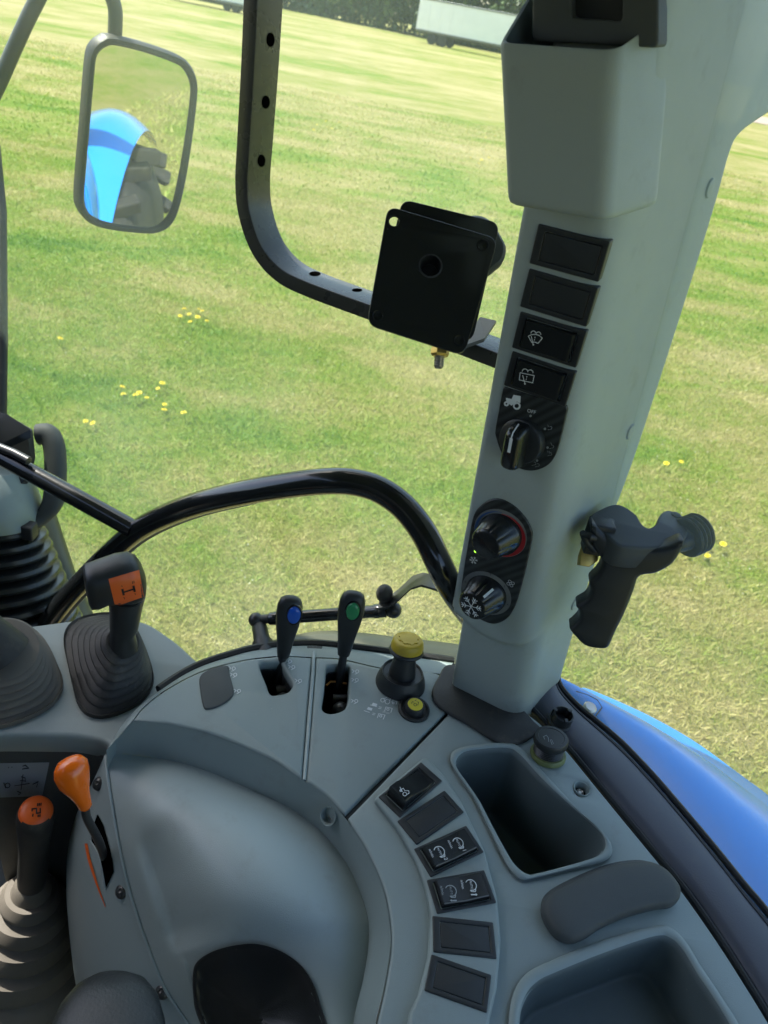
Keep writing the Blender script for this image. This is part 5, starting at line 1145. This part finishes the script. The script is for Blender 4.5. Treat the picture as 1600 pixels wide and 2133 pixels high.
mk('shade_cushion', box(V((-.42, -.22, -.28)), V((1, 0, 0)), V((0, 1, 0)), UPZ, .50, .48, .16, .05), M['leather'], seat, 50)
mk('shade_backrest', box(V((-.30, -.56, .10)), V((1, 0, 0)), V((0, .25, 1)).normalized(), V((0, 1, -.25)).normalized(), .52, .85, .14, .05), M['leather'], seat, 50)
mk('pedestal', box(V((-.42, -.22, -.53)), V((1, 0, 0)), V((0, 1, 0)), UPZ, .36, .36, .34, .02), M['black'], seat, 50)
# ================================================================ monitor bracket with mounting plate
E0 = T(1060, 760, .72); nU = V((-.36, -.93, .0)).normalized(); PU = Pl(E0, nU)
br = thing('monitor_bracket', 'satin black drilled steel bar bent in a U, fixed to the pillar', 'bracket', E0)
cl = [(524, -90), (522, -20), (518, 80), (513, 180), (506, 300), (502, 385), (509, 450), (534, 520), (576, 570), (636, 602), (768, 651), (900, 701), (1060, 762)]
path = [PU(*q) for q in spl(cl, 90)]; R = []; thk, wid = .0155, .042
for i, p in enumerate(path):
    t = (path[min(i+1, 89)]-path[max(i-1, 0)]).normalized(); m = PU.n.cross(t).normalized()
    R.append(rnd([p-m*thk/2, p+m*thk/2, p+m*thk/2-PU.n*wid, p-m*thk/2-PU.n*wid], .0012, 3))
bar = mk('drilled_bar', loft(R), M['bar'], br, 40); trb = bvh(bar)
for c, rx, ry in (((564, 83), 8.5, 15), ((554, 213), 8.5, 14), ((545, 335), 8, 13), ((656, 570), 12, 5), ((744, 604), 11, 3.6), ((1037, 701), 13, 6)):
    q = [hit(trb, c[0]+rx*math.cos(t), c[1]+ry*math.sin(t), .0006) for t in np.linspace(0, 2*math.pi, 19)[:-1]]
    if None not in q: mk('bolt_hole_shade', (q, [tuple(range(18))]), M['hole'], bar, 0)  # flat black disc paints the shade inside the hole
PP = Pl(T(900, 580, .645), -F0v)
def pl_out(px, off=0.0): return rnd([PP(*q, off) for q in px], .010, 6)
hole = lambda c, r, off=0.0: [PP(*q, off) for q in arc(c, r, 0, 342, 19)]
mp = thing('mounting_plate', 'glossy black square mounting plates with corner holes clamped to the U bracket', 'plate', PP(900, 735))
front = mk('front_plate', plate(pl_out([(808, 428), (1038, 497), (967, 741), (764, 676)]), PP.n, .0030, .0007, holes=[hole((821, 460), 10.5), hole((1006, 511), 11.5), hole((787, 657), 9.5), hole((957, 709), 9.5), hole((897, 554), 23)]), M['gloss'], mp, 40)
mk('front_bush', lathe(PP(897, 554)-PP.n*.022, PP.n, [(.0105, 0), (.0105, .0222), (.0092, .0226), (.0086, .021), (.0086, .0)], 28, False), M['black'], front)
for c in ((1006, 511), (957, 709), (787, 657)): mk('corner_bush', lathe(PP(*c)-PP.n*.006, PP.n, [(.0056, 0), (.0056, .0064), (.0046, .0066), (.0040, .005), (0, .004)], 20), M['gloss'], front)
PB = PP.off(-.026)
back = mk('rear_plate', plate(rnd([PB(*q) for q in ((838, 414), (1042, 464), (984, 712), (782, 652))], .010, 6), PP.n, .003, .0007), M['gloss'], mp, 40)
kc = PB(985, 520, -.012); a_, b_ = frame(PP.n); R = []
for r_, h_ in ((.5, -.012), (.9, -.011), (1.0, -.006), (1.0, .004), (.9, .008), (.5, .010)):
    R.append([kc+PP.n*h_+(a_*math.cos(t)+b_*math.sin(t))*.0285*r_*(1+.05*math.copysign(abs(math.cos(4*t))**.5, math.cos(4*t))) for t in np.linspace(0, 2*math.pi, 65)[:-1]])
mk('clamp_knob', loft(R), M['pad'], mp, 35)
pcl = [PU(*q, .002) for q in ((978, 700), (1000, 662), (1034, 668), (1012, 700))]
mk('clamp_plate', loft([[p, ] for p in []] or [[PU(960, 722, .004), PU(1010, 704, .004), PU(1034, 668, -.02), PU(1000, 660, -.02)], [p-V((0, 0, .004)) for p in (PU(960, 722, .004), PU(1010, 704, .004), PU(1034, 668, -.02), PU(1000, 660, -.02))]]), M['ring'], mp, 30)
bc = PP(916, 738, -.012); dn = (PP(912, 780, -.012)-bc).normalized()
mk('nut', lathe(bc-dn*.006, dn, [(.0075, 0), (.0082, .002), (.0082, .006), (.0068, .008)], 6), M['brass'], mp, 20)
pr = []
for k in range(9): pr += [(.0046, k*.0014), (.0040, k*.0014+.0007)]
mk('bolt_thread', lathe(bc-dn*.001, dn, pr+[(.003, .0135)], 16), M['steel'], mp, 60)
# ================================================================ window latch handle
tH = .735; hz = T(1330, 1108, tH).z
HT = HP(hz)
lt = thing('window_latch', 'black pistol-grip window latch with ribbed knob beside the pillar', 'latch', T(1240, 1350, tH))
topo = [(1230, 1074), (1250, 1060), (1274, 1050), (1297, 1052), (1325, 1070), (1340, 1092), (1352, 1098), (1366, 1090), (1376, 1070), (1388, 1062), (1405, 1065), (1430, 1078), (1438, 1095), (1430, 1118), (1415, 1130), (1390, 1137), (1350, 1141), (1310, 1139), (1285, 1132), (1262, 1112), (1240, 1092)]
mk('latch_body', plate([HT(*q) for q in spl(topo, 84, True)], UPZ, .026, .003), M['pad'], lt, 50)
HG = Pl(T(1300, 1150, tH-.012), V((-.12, -1, .18)))
go = [(1234, 1092), (1262, 1116), (1285, 1136), (1310, 1143), (1350, 1145), (1390, 1141), (1424, 1128), (1421, 1146), (1402, 1176), (1368, 1196), (1333, 1203), (1322, 1230), (1302, 1280), (1282, 1320), (1268, 1350), (1250, 1354), (1220, 1348), (1200, 1330), (1187, 1313), (1193, 1306), (1206, 1292), (1207, 1276), (1201, 1264), (1222, 1250), (1230, 1232), (1229, 1214), (1246, 1196), (1255, 1176), (1250, 1160), (1237, 1142), (1231, 1115)]
mk('pistol_grip', plate([HG(*q) for q in spl(go, 110, True)], HG.n, .024, .005, steps=4), M['black'], lt, 60)
kA = HT(1428, 1104)-V((0, 0, .013)); kax = (T(1470, 1078, tH+.01)-T(1428, 1096, tH)).normalized()
prof = [(.010, -.012), (.0125, 0), (.013, .006)]
for k in range(4): prof += [(.0205, .007+k*.0052), (.0215, .0085+k*.0052), (.0205, .0105+k*.0052), (.0185, .0115+k*.0052)]
mk('ribbed_knob', lathe(kA, kax, prof+[(.016, .0285), (0, .0285)], 36), M['black'], lt, 40)
for c in ((1270, 1086), (1408, 1073)): mk('rivet', lathe(HT(*c), UPZ, [(.0052, -.001), (.0050, .001), (.003, .0022), (0, .0025)], 18), M['pad'], lt)
mk('catch_block', box(T(1246, 1118, tH+.004), V((1, .1, 0)), UPZ, V((0, -1, .1)), .024, .034, .02, .002), M['black'], lt, 40)
mk('catch_hook', tube([T(*q) for q in ((1250, 1122, tH-.006), (1228, 1118, tH-.01), (1216, 1112, tH-.008), (1222, 1128, tH), (1240, 1148, tH))], .0042, 10), M['black'], lt)
mk('strike_plate', plate([T(*q, tH+.012) for q in ((1222, 1125), (1248, 1132), (1246, 1168), (1228, 1181), (1208, 1178), (1210, 1160))], -F0v, .012, .001), M['brass'], lt, 40)
# ================================================================ wing mirror
Mc = T(290, 285, 1.32); Mn = V((.664, -.742, -.09)).normalized(); PM = Pl(Mc, Mn)
mi = thing('wing_mirror', 'rectangular black-framed wing mirror reflecting the blue fender', 'mirror', PM(290, 480))
mo = [(196, 93), (212, 80), (232, 75), (300, 91), (372, 116), (397, 135), (411, 165), (413, 200), (404, 280), (390, 370), (374, 438), (358, 470), (335, 485), (300, 488), (225, 479), (185, 464), (166, 440), (161, 415), (165, 350), (173, 260), (182, 150), (187, 112)]
mi_ = [(208, 108), (222, 98), (240, 95), (300, 109), (362, 131), (383, 145), (396, 170), (398, 200), (389, 275), (374, 365), (359, 430), (345, 456), (325, 471), (298, 474), (230, 465), (195, 452), (180, 434), (176, 412), (180, 350), (188, 260), (197, 155), (201, 122)]
n = 96; mO = [PM(*q) for q in spl(mo, n, True)]; mI = [PM(*q) for q in spl(mi_, n, True)]
mk('housing', loft([[p-Mn*.03 for p in mI], [p-Mn*.022 for p in mO], [p-Mn*.004 for p in mO], [p.lerp(q, .25)+Mn*.003 for p, q in zip(mO, mI)], [p.lerp(q, .75)+Mn*.003 for p, q in zip(mO, mI)], [p-Mn*.001 for p in mI], [p-Mn*.006 for p in mI]], True, True, False), M['seal'], mi, 50)
cM = sum(mI, V())/n
rings = [[p.lerp(cM, s)-Mn*.003 for p in mI] for s in (-.01, .3, .6, .95)]
mk('mirror_glass', loft(rings, True, False, True), M['mirror'], mi, 170)
mk('arm', tube([PM(*q, -.03) for q in spl([(-70, 300), (-10, 190), (30, 100), (70, 15), (110, -50), (170, -70), (215, -35), (238, 10), (240, 60), (236, 130), (230, 260)], 70)], .0115, 16), M['satin'], mi)
